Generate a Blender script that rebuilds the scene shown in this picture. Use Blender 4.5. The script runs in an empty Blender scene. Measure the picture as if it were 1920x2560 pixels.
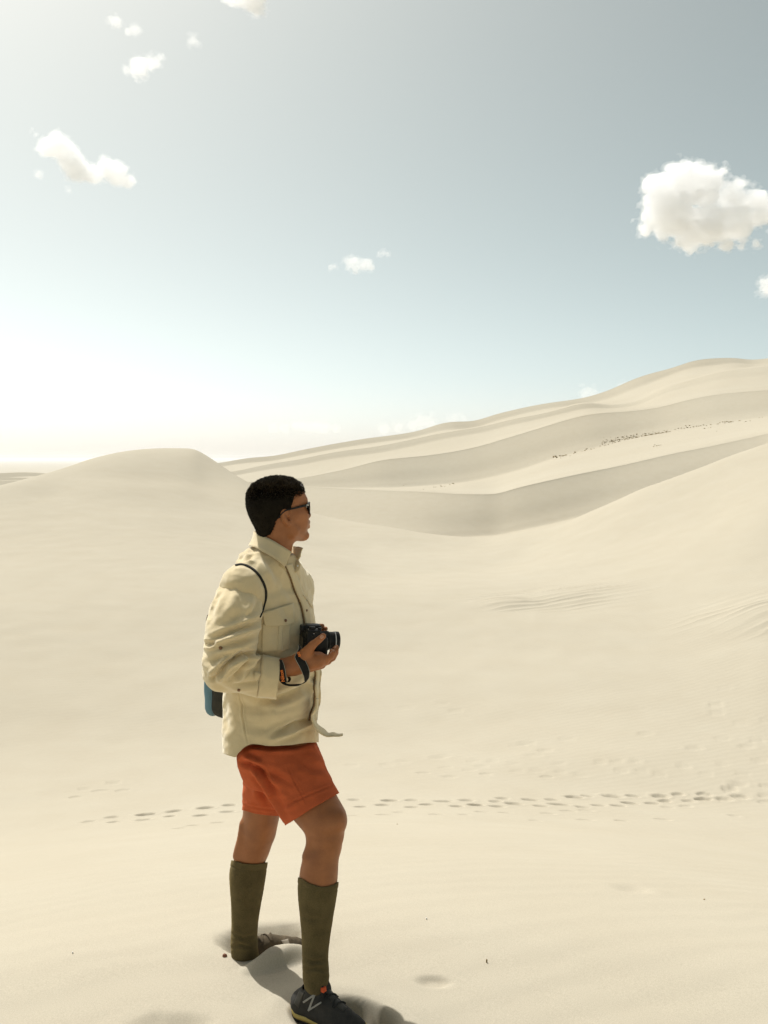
import bpy, bmesh, math, random
import numpy as np
from mathutils import Vector, Matrix
from mathutils.bvhtree import BVHTree

scene = bpy.context.scene
COL = scene.collection
R = math.radians
rng = np.random.default_rng(7)
random.seed(7)

# ------------------------------------------------------------------ camera, sky, sun, exposure
EYE = 1.75                      # the lens is 1.75 m above the sand the hiker stands on
PITCH = R(-3.41)
FPX = 2217.0                    # focal length in pixels of a 1920 x 2560 frame
cam_d = bpy.data.cameras.new('camera')
cam = bpy.data.objects.new('camera', cam_d); COL.objects.link(cam)
cam_d.sensor_fit = 'VERTICAL'; cam_d.sensor_height = 24.0
cam_d.lens = 24.0 * FPX / 2560
cam_d.clip_start = 0.05; cam_d.clip_end = 90000
cam.location = (0, 0, EYE); cam.rotation_euler = (R(90) + PITCH, 0, 0)
scene.camera = cam

SUN_EL, SUN_AZ = R(58), R(-39)  # azimuth from +Y (the view) towards +X; the sun stands behind the hiker, to the left
sun_vec = Vector((math.sin(SUN_AZ)*math.cos(SUN_EL), math.cos(SUN_AZ)*math.cos(SUN_EL), math.sin(SUN_EL)))
world = bpy.data.worlds.new('World'); scene.world = world; world.use_nodes = True
wn = world.node_tree.nodes; wl = world.node_tree.links; wn.clear()
sky = wn.new('ShaderNodeTexSky'); sky.sky_type = 'NISHITA'; sky.sun_disc = False
sky.sun_elevation = SUN_EL; sky.sun_rotation = SUN_AZ
sky.altitude = 1800; sky.air_density = 0.35; sky.dust_density = 9.0; sky.ozone_density = 3.0
hsv = wn.new('ShaderNodeHueSaturation'); hsv.inputs['Saturation'].default_value = 0.60
hsv.inputs['Hue'].default_value = 0.46
bg = wn.new('ShaderNodeBackground'); bg.inputs['Strength'].default_value = 0.116
wo = wn.new('ShaderNodeOutputWorld')
tint = wn.new('ShaderNodeMix'); tint.data_type = 'RGBA'; tint.blend_type = 'MULTIPLY'; tint.inputs['Factor'].default_value = 1
tint.inputs['B'].default_value = (1.055, 1.0, 0.85, 1)
wl.new(sky.outputs[0], hsv.inputs['Color']); wl.new(hsv.outputs[0], tint.inputs['A']); wl.new(tint.outputs['Result'], bg.inputs['Color']); wl.new(bg.outputs[0], wo.inputs['Surface'])

sun_d = bpy.data.lights.new('sun', 'SUN'); sun_d.energy = 2.2; sun_d.angle = R(0.53); sun_d.color = (1.0, 0.99, 0.975)
sun = bpy.data.objects.new('sun', sun_d); COL.objects.link(sun)
sun.rotation_euler = (-sun_vec).to_track_quat('-Z', 'Y').to_euler(); sun.location = sun_vec * 50

scene.view_settings.view_transform = 'Standard'; scene.view_settings.look = 'None'
scene.view_settings.exposure = 1.0; scene.view_settings.gamma = 1.0
scene.view_settings.use_curve_mapping = False
scene.cycles.use_denoising = True
scene.cycles.max_bounces = 10; scene.cycles.diffuse_bounces = 5; scene.cycles.volume_bounces = 18
scene.cycles.transparent_max_bounces = 12
scene.cycles.sample_clamp_indirect = 8

# ------------------------------------------------------------------ helpers: measuring, materials, objects
_cp, _sp = math.cos(PITCH), math.sin(PITCH)
def ray(px, py):
    u = (px - 960) / FPX; v = -(py - 1280) / FPX
    return Vector((u, _cp - v*_sp, _sp + v*_cp))
def at(px, py, Y):
    """the point on the line of sight of photo pixel (px, py) that lies Y metres in front of the lens"""
    d = ray(px, py)
    return Vector((0, 0, EYE)) + d * (Y / d.y)
def mpp(py, Y):                 # metres per photo pixel there
    d = ray(960, py); return Y / d.y / FPX
def project(P):
    P = np.asarray(P, dtype=float)
    x, y, z = P[..., 0], P[..., 1], P[..., 2] - EYE
    zc = y*_cp + z*_sp; yc = -y*_sp + z*_cp
    return 960 + FPX*x/zc, 1280 - FPX*yc/zc

def sl(c):                      # sRGB 0..255 -> linear
    return tuple((v/255/12.92 if v/255 <= 0.04045 else ((v/255+0.055)/1.055)**2.4) for v in c)

def mat(name, col, rough=0.9, spec=0.3, var=0.08, vscale=6.0, bump=0.0, bscale=200.0, metal=0.0, sheen=0.0, col2=None, sss=0.0, grain=0.0, gscale=900):
    m = bpy.data.materials.new(name); m.use_nodes = True
    n, l = m.node_tree.nodes, m.node_tree.links
    b = n['Principled BSDF']
    b.inputs['Roughness'].default_value = rough; b.inputs['Specular IOR Level'].default_value = spec
    b.inputs['Metallic'].default_value = metal
    if sheen: b.inputs['Sheen Weight'].default_value = sheen; b.inputs['Sheen Roughness'].default_value = 0.5; b.inputs['Sheen Tint'].default_value = (*[min(1, c*3) for c in col], 1)
    if sss:
        b.inputs['Subsurface Weight'].default_value = sss; b.inputs['Subsurface Radius'].default_value = (0.012, 0.005, 0.003); b.inputs['Subsurface Scale'].default_value = 0.6
    tc = n.new('ShaderNodeTexCoord')
    nz = n.new('ShaderNodeTexNoise'); nz.inputs['Scale'].default_value = vscale; nz.inputs['Detail'].default_value = 5
    l.new(tc.outputs['Object'], nz.inputs['Vector'])
    rp = n.new('ShaderNodeValToRGB')
    c1 = tuple(max(0, c*(1-var)) for c in col); c2 = col2 or tuple(min(1, c*(1+var)) for c in col)
    rp.color_ramp.elements[0].position = 0.32; rp.color_ramp.elements[1].position = 0.68
    rp.color_ramp.elements[0].color = (*c1, 1); rp.color_ramp.elements[1].color = (*c2, 1)
    l.new(nz.outputs['Fac'], rp.inputs['Fac'])
    src = rp.outputs['Color']
    if grain:
        g = n.new('ShaderNodeTexNoise'); g.inputs['Scale'].default_value = gscale; g.inputs['Detail'].default_value = 2
        l.new(tc.outputs['Object'], g.inputs['Vector'])
        mr = n.new('ShaderNodeMapRange'); mr.inputs['From Min'].default_value = 0.3; mr.inputs['From Max'].default_value = 0.7
        mr.inputs['To Min'].default_value = 1-grain; mr.inputs['To Max'].default_value = 1+grain
        l.new(g.outputs['Fac'], mr.inputs['Value'])
        mx = n.new('ShaderNodeMix'); mx.data_type = 'RGBA'; mx.blend_type = 'MULTIPLY'; mx.inputs['Factor'].default_value = 1
        l.new(src, mx.inputs['A']); l.new(mr.outputs['Result'], mx.inputs['B']); src = mx.outputs['Result']
    l.new(src, b.inputs['Base Color'])
    if bump:
        bz = n.new('ShaderNodeTexNoise'); bz.inputs['Scale'].default_value = bscale; bz.inputs['Detail'].default_value = 3
        l.new(tc.outputs['Object'], bz.inputs['Vector'])
        bp = n.new('ShaderNodeBump'); bp.inputs['Strength'].default_value = bump; bp.inputs['Distance'].default_value = 0.0005
        l.new(bz.outputs['Fac'], bp.inputs['Height']); l.new(bp.outputs[0], b.inputs['Normal'])
    return m

def mesh_np(name, V, F, m=None, parent=None, smooth=True):
    """one mesh object from numpy vertices and triangles or quads"""
    V = np.ascontiguousarray(V, dtype=np.float32); F = np.ascontiguousarray(F, dtype=np.int32)
    me = bpy.data.meshes.new(name)
    k = F.shape[1]
    me.vertices.add(len(V)); me.vertices.foreach_set('co', V.ravel())
    me.loops.add(F.size); me.loops.foreach_set('vertex_index', F.ravel())
    me.polygons.add(len(F)); me.polygons.foreach_set('loop_start', np.arange(0, F.size, k, dtype=np.int32))
    me.polygons.foreach_set('use_smooth', np.full(len(F), smooth))
    me.update(calc_edges=True); me.validate()
    if m: me.materials.append(m)
    o = bpy.data.objects.new(name, me); COL.objects.link(o)
    if parent: o.parent = parent
    return o
def bm_obj(name, bm, m=None, parent=None, smooth=True):
    bmesh.ops.recalc_face_normals(bm, faces=bm.faces)
    me = bpy.data.meshes.new(name); bm.to_mesh(me); bm.free()
    me.polygons.foreach_set('use_smooth', np.full(len(me.polygons), smooth))
    if m: me.materials.append(m)
    o = bpy.data.objects.new(name, me); COL.objects.link(o)
    if parent: o.parent = parent
    return o
def tag(o, label=None, cat=None, group=None, kind=None):
    for k, v in (('label', label), ('category', cat), ('group', group), ('kind', kind)):
        if v: o[k] = v
    return o
def empty(name, loc=(0, 0, 0)):
    o = bpy.data.objects.new(name, None); o.location = loc; COL.objects.link(o); o.empty_display_size = 0.1
    return o
def adopt(parent, *objs):
    """parts were modelled in world coordinates: hang them under their thing without moving them"""
    for o in objs:
        o.parent = parent
        o.matrix_parent_inverse = Matrix.Translation(-Vector(parent_world(parent)))
def parent_world(p):
    v = Vector((0, 0, 0))
    if p.type == 'EMPTY': v = Vector(p.location)
    return v

def hash3(ix, iy, iz, seed):
    h = (ix.astype(np.int64)*374761393 + iy.astype(np.int64)*668265263 + iz.astype(np.int64)*2147483647 + seed*974711) & 0xffffffff
    h = ((h ^ (h >> 13)) * 1274126177) & 0xffffffff
    h = h ^ (h >> 16)
    return (h & 0xffffff).astype(np.float32) / float(0xffffff)
def vnoise(x, y, z, seed=0):
    """value noise in -1..1"""
    x, y, z = np.broadcast_arrays(np.asarray(x, dtype=np.float64), y, z)
    fx, fy, fz = np.floor(x), np.floor(y), np.floor(z)
    ix, iy, iz = fx.astype(np.int64), fy.astype(np.int64), fz.astype(np.int64)
    u, v, w = (x-fx), (y-fy), (z-fz)
    u = u*u*u*(u*(u*6-15)+10); v = v*v*v*(v*(v*6-15)+10); w = w*w*w*(w*(w*6-15)+10)
    out = 0
    for dx in (0, 1):
        for dy in (0, 1):
            for dz in (0, 1):
                out = out + hash3(ix+dx, iy+dy, iz+dz, seed) * (u if dx else 1-u) * (v if dy else 1-v) * (w if dz else 1-w)
    return out*2 - 1
def fbm(x, y, z, octaves=4, seed=0):
    s, a, t = 0, 1.0, 0
    for i in range(octaves):
        s = s + a*vnoise(x*2**i, y*2**i, z*2**i, seed+i*17); t += a; a *= 0.5
    return s/t

def pchip(xk, yk, x):
    """monotone cubic through knots; xk (K,) or (K,C), yk (K,C), x (N,C) -> (N,C); columns independent"""
    xk = np.asarray(xk, float); yk = np.asarray(yk, float)
    if yk.ndim == 1: yk = yk[:, None]
    if xk.ndim == 1: xk = np.repeat(xk[:, None], yk.shape[1], 1)
    x = np.asarray(x, float)
    one = x.ndim == 1
    if one: x = np.repeat(x[:, None], yk.shape[1], 1)
    h = np.diff(xk, axis=0); d = np.diff(yk, axis=0)/h
    m = np.zeros_like(yk)
    w1 = 2*h[1:]+h[:-1]; w2 = h[1:]+2*h[:-1]
    same = d[:-1]*d[1:] > 0
    with np.errstate(divide='ignore', invalid='ignore'):
        hm = (w1+w2)/(w1/d[:-1] + w2/d[1:])
    m[1:-1] = np.where(same, hm, 0); m[0] = d[0]; m[-1] = d[-1]
    K = xk.shape[0]
    idx = np.zeros(x.shape, int)
    for k in range(1, K-1): idx += (x >= xk[k][None, :])
    c = np.broadcast_to(np.arange(x.shape[1])[None, :], x.shape)
    hh = h[idx, c]; t = np.clip((x - xk[idx, c])/hh, 0, 1)
    y0, y1, m0, m1 = yk[idx, c], yk[idx+1, c], m[idx, c]*hh, m[idx+1, c]*hh
    r = (1+2*t)*(1-t)**2*y0 + t*(1-t)**2*m0 + t*t*(3-2*t)*y1 + t*t*(t-1)*m1
    return r[:, 0] if one and r.shape[1] == 1 else r
def curve1(pts, x):
    a = np.array(pts, float)
    x = np.clip(np.asarray(x, float), a[0, 0], a[-1, 0])
    return pchip(a[:, 0], a[:, 1], x)
# ------------------------------------------------------------------ the sand: one sheet from under the lens to the far plain
M_SAND = bpy.data.materials.new('sand'); M_SAND.use_nodes = True
def build_sand(m):
    n, l = m.node_tree.nodes, m.node_tree.links
    b = n['Principled BSDF']; b.inputs['Roughness'].default_value = 0.95; b.inputs['Specular IOR Level'].default_value = 0.12
    g = n.new('ShaderNodeNewGeometry')
    def noise(scale, detail, rough=0.5):
        z = n.new('ShaderNodeTexNoise'); z.inputs['Scale'].default_value = scale; z.inputs['Detail'].default_value = detail; z.inputs['Roughness'].default_value = rough
        l.new(g.outputs['Position'], z.inputs['Vector']); return z
    big = noise(0.035, 4); mid = noise(0.9, 5, 0.6); fine = noise(260, 3, 0.7)
    rp = n.new('ShaderNodeValToRGB')
    rp.color_ramp.elements[0].position = 0.3; rp.color_ramp.elements[0].color = (0.414, 0.367, 0.278, 1)
    rp.color_ramp.elements[1].position = 0.66; rp.color_ramp.elements[1].color = (0.446, 0.404, 0.315, 1)
    add = n.new('ShaderNodeMath'); add.operation = 'ADD'
    mu = n.new('ShaderNodeMath'); mu.operation = 'MULTIPLY'; mu.inputs[1].default_value = 0.45
    mu2 = n.new('ShaderNodeMath'); mu2.operation = 'MULTIPLY'; mu2.inputs[1].default_value = 0.55
    l.new(mid.outputs['Fac'], mu.inputs[0]); l.new(big.outputs['Fac'], mu2.inputs[0])
    l.new(mu.outputs[0], add.inputs[0]); l.new(mu2.outputs[0], add.inputs[1]); l.new(add.outputs[0], rp.inputs['Fac'])
    gr = n.new('ShaderNodeMapRange'); gr.inputs['From Min'].default_value = 0.3; gr.inputs['From Max'].default_value = 0.7; gr.inputs['To Min'].default_value = 0.86; gr.inputs['To Max'].default_value = 1.12
    l.new(fine.outputs['Fac'], gr.inputs['Value'])
    mx = n.new('ShaderNodeMix'); mx.data_type = 'RGBA'; mx.blend_type = 'MULTIPLY'; mx.inputs['Factor'].default_value = 1
    l.new(rp.outputs['Color'], mx.inputs['A']); l.new(gr.outputs['Result'], mx.inputs['B'])
    l.new(mx.outputs['Result'], b.inputs['Base Color'])
    # wind ripples and grain, as relief only
    mp = n.new('ShaderNodeMapping'); mp.inputs['Rotation'].default_value = (0, 0, R(68)); l.new(g.outputs['Position'], mp.inputs['Vector'])
    wv = n.new('ShaderNodeTexWave'); wv.inputs['Scale'].default_value = 1.7; wv.inputs['Distortion'].default_value = 5; wv.inputs['Detail'].default_value = 3; wv.inputs['Detail Scale'].default_value = 1.2
    l.new(mp.outputs[0], wv.inputs['Vector'])
    b1 = n.new('ShaderNodeBump'); b1.inputs['Strength'].default_value = 0.10; b1.inputs['Distance'].default_value = 0.02
    l.new(wv.outputs['Fac'], b1.inputs['Height'])
    b2 = n.new('ShaderNodeBump'); b2.inputs['Strength'].default_value = 0.35; b2.inputs['Distance'].default_value = 0.0015
    l.new(fine.outputs['Fac'], b2.inputs['Height']); l.new(b1.outputs[0], b2.inputs['Normal'])
    b3 = n.new('ShaderNodeBump'); b3.inputs['Strength'].default_value = 0.35; b3.inputs['Distance'].default_value = 0.03
    l.new(mid.outputs['Fac'], b3.inputs['Height']); l.new(b2.outputs[0], b3.inputs['Normal'])
    l.new(b3.outputs[0], b.inputs['Normal'])
build_sand(M_SAND)

def dep(y):                     # tangent of the depression below the horizontal for a photo row
    d = ray(960, y); return -d.z/d.y
# columns of the sheet are directions, named by the photo column they pass through; rows run outwards
xin = np.linspace(-120, 2040, 860)
ang_in = np.arctan((xin-960)/FPX)
lo = np.linspace(-math.pi, ang_in[0], 70)[:-1]; hi = np.linspace(ang_in[-1], math.pi, 70)[1:]
AZ = np.concatenate([lo, ang_in, hi])
XP = np.clip(960 + FPX*np.tan(np.clip(AZ, -1.2, 1.2)), -700, 2600)
NC = len(AZ)
def line(pts, sig=7):
    y = curve1(pts, XP)
    if sig:
        g = np.exp(-0.5*(np.arange(-3*sig, 3*sig+1)/sig)**2); g /= g.sum()
        y = np.convolve(np.pad(y, 3*sig, mode='edge'), g, mode='valid')
    return y
def const(v): return np.full(NC, float(v))
vdep = np.vectorize(dep)
def zat(r, y): return EYE - r*vdep(y)

feat = []                       # (r, z, rows up to the next feature)
def add(r, z, rows): feat.append((r if isinstance(r, np.ndarray) else const(r), z if isinstance(z, np.ndarray) else const(z), rows))
add(0.25, 0.02, 20); add(1.6, 0.01, 190); add(3.1, 0.0, 30); add(3.9, -0.17, 30); add(5.4, -0.66, 40); add(8.0, -1.62, 40)
add(11.8, zat(const(11.8), np.full(NC, 2050.)), 150)
add(14.0, zat(const(14.0), np.full(NC, 2003.)) + 0.0, 110)
add(16.6, zat(const(16.6), np.full(NC, 1925.)), 30)
add(19.5, zat(const(19.5), line([(0, 1830), (960, 1830), (1920, 1800)])), 40)
add(25, zat(const(25), line([(0, 1640), (500, 1650), (960, 1660), (1500, 1640), (1920, 1600)])), 190)
add(33, zat(const(33), line([(-400, 1500), (0, 1470), (350, 1470), (960, 1490), (1300, 1490), (1600, 1460), (1920, 1410), (2300, 1380)])), 90)
# crest of the near slope: big dune on the left, saddle, shoulder rising to the right
Nx = [(-700, 1300), (-400, 1262), (0, 1209), (35, 1202), (121, 1179), (174, 1164), (231, 1146), (301, 1131), (370, 1123), (420, 1121), (470, 1121.5), (487, 1124), (503, 1131), (538, 1152), (579, 1180), (616, 1203), (690, 1248), (775, 1285), (960, 1322), (1134, 1353), (1200, 1357), (1290, 1345), (1400, 1318), (1452, 1293), (1539, 1253), (1614, 1217), (1741, 1172), (1828, 1139), (1920, 1109), (2300, 1010), (2600, 980)]
yN = line(Nx, 2)
rN = line([(-700, 60), (0, 64), (231, 76), (420, 82), (500, 82), (616, 76), (775, 68), (960, 62), (1134, 57), (1290, 55), (1614, 53), (1920, 53), (2600, 53)])
# the step half way up the left dune: steep below, gentle above
rm = line([(-700, 44), (0, 46), (350, 48), (600, 52), (960, 46), (1290, 44), (1920, 42)])
ym = line([(-400, 1400), (0, 1345), (250, 1325), (480, 1318), (620, 1330), (775, 1370), (960, 1415), (1200, 1422), (1500, 1370), (1741, 1300), (1920, 1238), (2300, 1170)])
add(rm, zat(rm, ym), 30)
rm2 = rm + (rN-rm)*0.52
ym2 = line([(-400, 1330), (0, 1266), (120, 1240), (231, 1212), (330, 1202), (430, 1207), (520, 1222), (616, 1250), (700, 1292), (775, 1325), (960, 1365), (1134, 1388), (1290, 1380), (1452, 1330), (1614, 1262), (1741, 1222), (1920, 1163), (2300, 1075)])
add(rm2, zat(rm2, ym2), 26)
add(rN, zat(rN, yN), 10)

def soft(y, sig=32):
    g = np.exp(-0.5*(np.arange(-3*sig, 3*sig+1)/sig)**2); g /= g.sum()
    return np.convolve(np.pad(y, 3*sig, mode='edge'), g, mode='valid')
def layer(rc, yc, yb, slope_deg, rows_floor=10, rows_face=16, back=12):
    """a dune crest rc metres away on photo row yc whose near face meets the floor on row yb"""
    t = np.tan(np.radians(soft(slope_deg, 14))); sc, sb = vdep(yc), vdep(yc+np.maximum(soft(yb-yc, 9), 1.5))
    rb = rc*(t+sc)/(t+sb)
    zc, zb = EYE - rc*sc, EYE - rb*sb
    return rb, zb, rc, zc
def put_layer(L, rows_face, rows_back, sharp=0.88):
    rb, zb, rc, zc = L
    add(rb, zb, rows_face)
    for f, k in ((0.22, 0.16), (0.6, 0.58), (0.965, 0.96)):
        add(rb+(rc-rb)*f, zb+(zc-zb)*k, max(4, rows_face*2//3))
    add(rc, zc, rows_back)
# first ridge behind the saddle, with the shaded bowl in front of it
c1 = line([(-700, 1230), (0, 1212), (370, 1200), (540, 1205), (616, 1209), (764, 1213), (960, 1222), (1058, 1225), (1150, 1230), (1232, 1230), (1290, 1214), (1400, 1189), (1550, 1160), (1700, 1128), (1920, 1085), (2600, 960)])
b1 = line([(-700, 1260), (0, 1235), (540, 1240), (616, 1270), (764, 1310), (960, 1345), (1060, 1345), (1134, 1343), (1250, 1332), (1320, 1318), (1400, 1300), (1500, 1275), (1614, 1245), (1741, 1205), (1920, 1150), (2600, 1060)])
s1 = line([(-700, 14), (700, 15), (960, 15), (1100, 20), (1250, 31), (1400, 30), (1600, 26), (1920, 22)])
r1 = line([(-700, 150), (540, 150), (764, 138), (960, 130), (1232, 124), (1550, 130), (1920, 140)])
L1 = layer(r1, c1, b1, s1)
# floor between the near crest and that ridge
rf = rN + (L1[0]-rN)*0.45
yf = np.where(True, line([(-700, 1330), (0, 1250), (231, 1190), (420, 1165), (538, 1190), (616, 1238), (775, 1308), (960, 1340), (1134, 1352), (1200, 1349), (1290, 1337), (1400, 1322), (1452, 1312), (1614, 1260), (1920, 1175), (2600, 1080)]), 0)
add(rf, zat(rf, yf), 16)
put_layer(L1, 12, 8)
# second ridge, the long shaded one with the line of scrub at its foot
c2 = line([(-700, 1210), (0, 1200), (540, 1196), (616, 1203), (680, 1201), (744, 1196), (810, 1184), (880, 1170), (960, 1150), (1076, 1138), (1180, 1120), (1261, 1097), (1336, 1074), (1400, 1054), (1481, 1036.5), (1585, 1029.5), (1643, 1022), (1712, 1005), (1782, 993), (1857, 988), (1920, 986), (2600, 985)])
b2 = line([(-700, 1225), (540, 1210), (680, 1216), (800, 1218), (960, 1220), (1100, 1214), (1200, 1200), (1300, 1176), (1385, 1146), (1490, 1121), (1560, 1099), (1690, 1078), (1770, 1067), (1830, 1059), (1920, 1047), (2600, 1010)])
L2 = layer(line([(-700, 240), (960, 235), (1920, 230)]), c2, b2, line([(-700, 20), (800, 22), (1100, 29), (1500, 28), (1920, 23)]))
rg = r1 + (L2[0]-r1)*0.3
yg = np.minimum(c1 + line([(0, 3), (1100, 2.5), (1232, 1), (1290, -5), (1400, -12), (1920, -14), (2600, -10)]), 9999)
add(rg, zat(rg, yg), 12)
put_layer(L2, 12, 8)
c3 = line([(-700, 1200), (0, 1190), (200, 1190), (540, 1184), (584, 1178), (665, 1161), (746, 1148), (839, 1129), (960, 1113), (1105, 1083), (1220, 1064), (1284, 1048), (1354, 1035), (1420, 1018), (1455, 1010), (1480, 1010), (1515, 1016), (1560, 1013), (1600, 1004), (1655, 978), (1730, 958), (1790, 944), (1850, 938), (1920, 934), (2600, 940)])
b3 = c3 + line([(-700, 8), (540, 10), (700, 14), (960, 17), (1284, 15), (1380, 12), (1455, 16), (1500, 8), (1600, 10), (1700, 16), (1920, 22), (2600, 22)])
b3 = np.minimum(b3, np.maximum(c2-3, c3+5))
L3 = layer(const(340), c3, b3, line([(-700, 20), (960, 23), (1300, 23), (1455, 29), (1560, 18), (1920, 16)]))
rg = 235 + (L3[0]-235)*0.35
add(rg, zat(rg, c2+1.5), 10)
put_layer(L3, 8, 8)
c4 = line([(-700, 1190), (-60, 1182), (60, 1177), (110, 1180), (160, 1186), (300, 1180), (500, 1166), (547, 1159), (613, 1148), (694, 1139), (746, 1128), (839, 1110), (960, 1090), (1047, 1077), (1090, 1062), (1116, 1055), (1140, 1053), (1174, 1054), (1238, 1036), (1365, 1009), (1452, 998), (1515, 981.5), (1596, 950), (1683, 929), (1730, 915), (1787, 911), (1834, 912), (1868, 919), (1920, 916), (2100, 905), (2600, 930)])
b4 = c4 + line([(-700, 9), (0, 12), (160, 6), (540, 10), (700, 13), (960, 14), (1050, 13), (1120, 20), (1250, 16), (1400, 14), (1520, 20), (1600, 26), (1683, 14), (1760, 20), (1850, 10), (1920, 14), (2600, 20)])
L4 = layer(const(480), c4, b4, line([(-700, 20), (960, 24), (1300, 24), (1600, 25), (1760, 31), (1920, 17)]))
rg = 340 + (L4[0]-340)*0.35
add(rg, zat(rg, c3+1.0), 8)
put_layer(L4, 8, 8)
add(620, np.minimum(zat(const(620), c4+8), L4[3]-6), 12)
add(1500, const(-52), 10); add(3500, const(-60), 8); add(9000, const(-60), 6); add(40000, const(-60), 1)

RK = np.array([f[0] for f in feat]); ZK = np.array([f[1] for f in feat])
rows = []
for k in range(len(feat)-1):
    n = feat[k][2]; t = (np.arange(n)/n)[:, None]
    r0, r1_ = RK[k][None, :], RK[k+1][None, :]
    rows.append(r0*(r1_/r0)**t if k > 8 else r0+(r1_-r0)*t)
rows.append(RK[-1][None, :])
RR = np.concatenate(rows, 0); ZZ = pchip(RK, ZK, RR)
GX = RR*np.sin(AZ)[None, :]; GY = RR*np.cos(AZ)[None, :]
# gentle unevenness of blown sand
far = np.clip((RR-3)/20, 0, 1)
ZZ = ZZ + 0.012*np.clip((RR-2)/3, 0.4, 1)*vnoise(GX*1.1, GY*1.1, 0, 3)*(RR < 60) + 0.05*far*vnoise(GX*0.22, GY*0.22, 0, 5)*np.clip((95-RR)/40, 0, 1)*1.6
ZZ = ZZ + 0.55*np.clip((RR-80)/40, 0, 1)*np.clip((700-RR)/100, 0, 1)*fbm((GX+0.6*GY)*0.026, (GY-0.3*GX)*0.016, 0, 3, 11)
mid_ph = AZ[NC//2]

def row_of(r): return int(np.searchsorted(RR[:, NC//2], r))
def sand_at(px, py):
    """where the line of sight of a photo pixel meets the sand"""
    j = int(np.argmin(np.abs(XP[69:69+860] - px))) + 69
    for _ in range(3):
        ppx, ppy = project(np.stack([GX[:, j], GY[:, j], ZZ[:, j]], -1))
        ok = np.where((ppy <= py) & (RR[:, j] > 1.2))[0]
        i = ok[0] if len(ok) else len(RR)-1
        j = int(np.clip(j + round((px-ppx[i])/2.51), 69, 69+859))
    return float(GX[i, j]), float(GY[i, j]), float(ZZ[i, j])
def height(x, y):
    a = math.atan2(x, y); r = math.hypot(x, y)
    j = int(np.argmin(np.abs(AZ-a))); i = int(np.clip(np.searchsorted(RR[:, j], r), 1, len(RR)-1))
    t = (r-RR[i-1, j])/(RR[i, j]-RR[i-1, j]); return float(ZZ[i-1, j]*(1-t)+ZZ[i, j]*t)

def window(x, y, rad):
    r = math.hypot(x, y); a = math.atan2(x, y)
    i0, i1 = row_of(r-rad), row_of(r+rad)+1
    da = rad/r
    j0, j1 = np.searchsorted(AZ, a-da), np.searchsorted(AZ, a+da)+1
    return slice(max(i0, 0), i1), slice(int(j0), int(j1))
def stamp(x, y, ang, a, b, depth, rim=0.25, soft=0.55, wall=1.0):
    W = window(x, y, max(a, b)*2.2)
    dx, dy = GX[W]-x, GY[W]-y
    u = dx*math.cos(ang)+dy*math.sin(ang); v = -dx*math.sin(ang)+dy*math.cos(ang)
    q = np.sqrt((u/a)**2+(v/b)**2) + 0.10*vnoise(dx*14+x*3, dy*14, 0, 9)
    t = np.clip((1.08-q)/soft, 0, 1); t = t*t*(3-2*t)
    ZZ[W] += -depth*t + depth*rim*np.exp(-((q-1.35)/0.28)**2)

prints = []
k = 1070/1659
BIG = {190, 400, 522, 677, 738, 848, 905, 1055, 1122, 1242, 1408, 1515, 1545}
for (x, y) in [(55,155),(78,181),(190,158),(165,174),(278,156),(280,182),(335,172),(362,176),(400,160),(450,180),(490,157),(522,175),(603,161),(630,149),(612,180),(677,171),(738,154),(780,179),(820,154),(848,173),(905,145),(940,183),(955,140),(1000,176),(1055,141),(1075,178),(1122,167),(1135,140),(1210,168),(1242,141),(1260,160),(1310,134),(1350,160),(1408,152),(1412,135),(1422,121),(1490,154),(1515,116),(1545,101),(1550,145),(1650,107),(1645,145)]:
    prints.append((850+x*k, 1900+y*k, 0.047 if x in BIG else 0.035, 0.165 if x in BIG else 0.135))
for (x, y) in [(950,195),(1270,184),(1340,180),(1530,217),(1650,165),(45,20),(180,20),(320,50),(410,30),(425,65),(515,5),(565,55),(550,25),(595,8),(675,17),(690,48),(760,45),(850,15),(800,65),(855,50),(935,62),(905,43),(1010,12),(1070,8),(1090,42),(1100,62),(1170,42),(1150,8),(1240,57),(1330,30),(1625,5),(45,215),(170,212),(235,202),(370,210),(480,212),(545,201),(640,205),(760,235),(810,208),(945,232),(1090,235),(1250,230),(880,198),(500,40),(250,8),(1420,60),(1480,20),(1560,55)]:
    prints.append((850+x*k, 1900+y*k, 0.017, 0.14))
k = 500/1659
for (x, y, d) in [(235,578,.02),(430,540,.035),(445,578,.03),(710,520,.06),(685,563,.04),(935,492,.045),(905,533,.045),(1205,465,.06),(1165,527,.045),(1400,442,.045),(1385,497,.045),(1000,632,.02),(1100,608,.02),(1305,585,.02),(440,262,.03),(500,245,.03),(200,310,.02),(520,318,.02),(330,325,.015),(130,375,.02),(1480,437,.04)]:
    prints.append((150+x*k, 1880+y*k, d, 0.15 if d > .05 else 0.13))
done = []
for (px, py, d, a) in prints:
    x, y, z = sand_at(px, py)
    if any(abs(x-u) < 0.22 and abs(y-v) < 0.22 for u, v in done): continue
    done.append((x, y))
    g = y/14.0
    stamp(x, y, R(random.uniform(-14, 14)), a*min(g, 1.15)*random.uniform(0.85, 1.12), 0.105*min(g, 1.1)*random.uniform(0.85, 1.15), d, rim=random.uniform(0.02, 0.2), soft=random.uniform(0.4, 0.7))
# older faint tracks further off
for _ in range(20):
    px = random.uniform(780, 1920); py = 1905 - random.random()**1.5*150 - (px-800)*0.03
    x, y, z = sand_at(px, py)
    stamp(x, y, R(random.uniform(-10, 10)), 0.2, 0.11, random.uniform(0.012, 0.03), rim=0.2)
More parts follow.
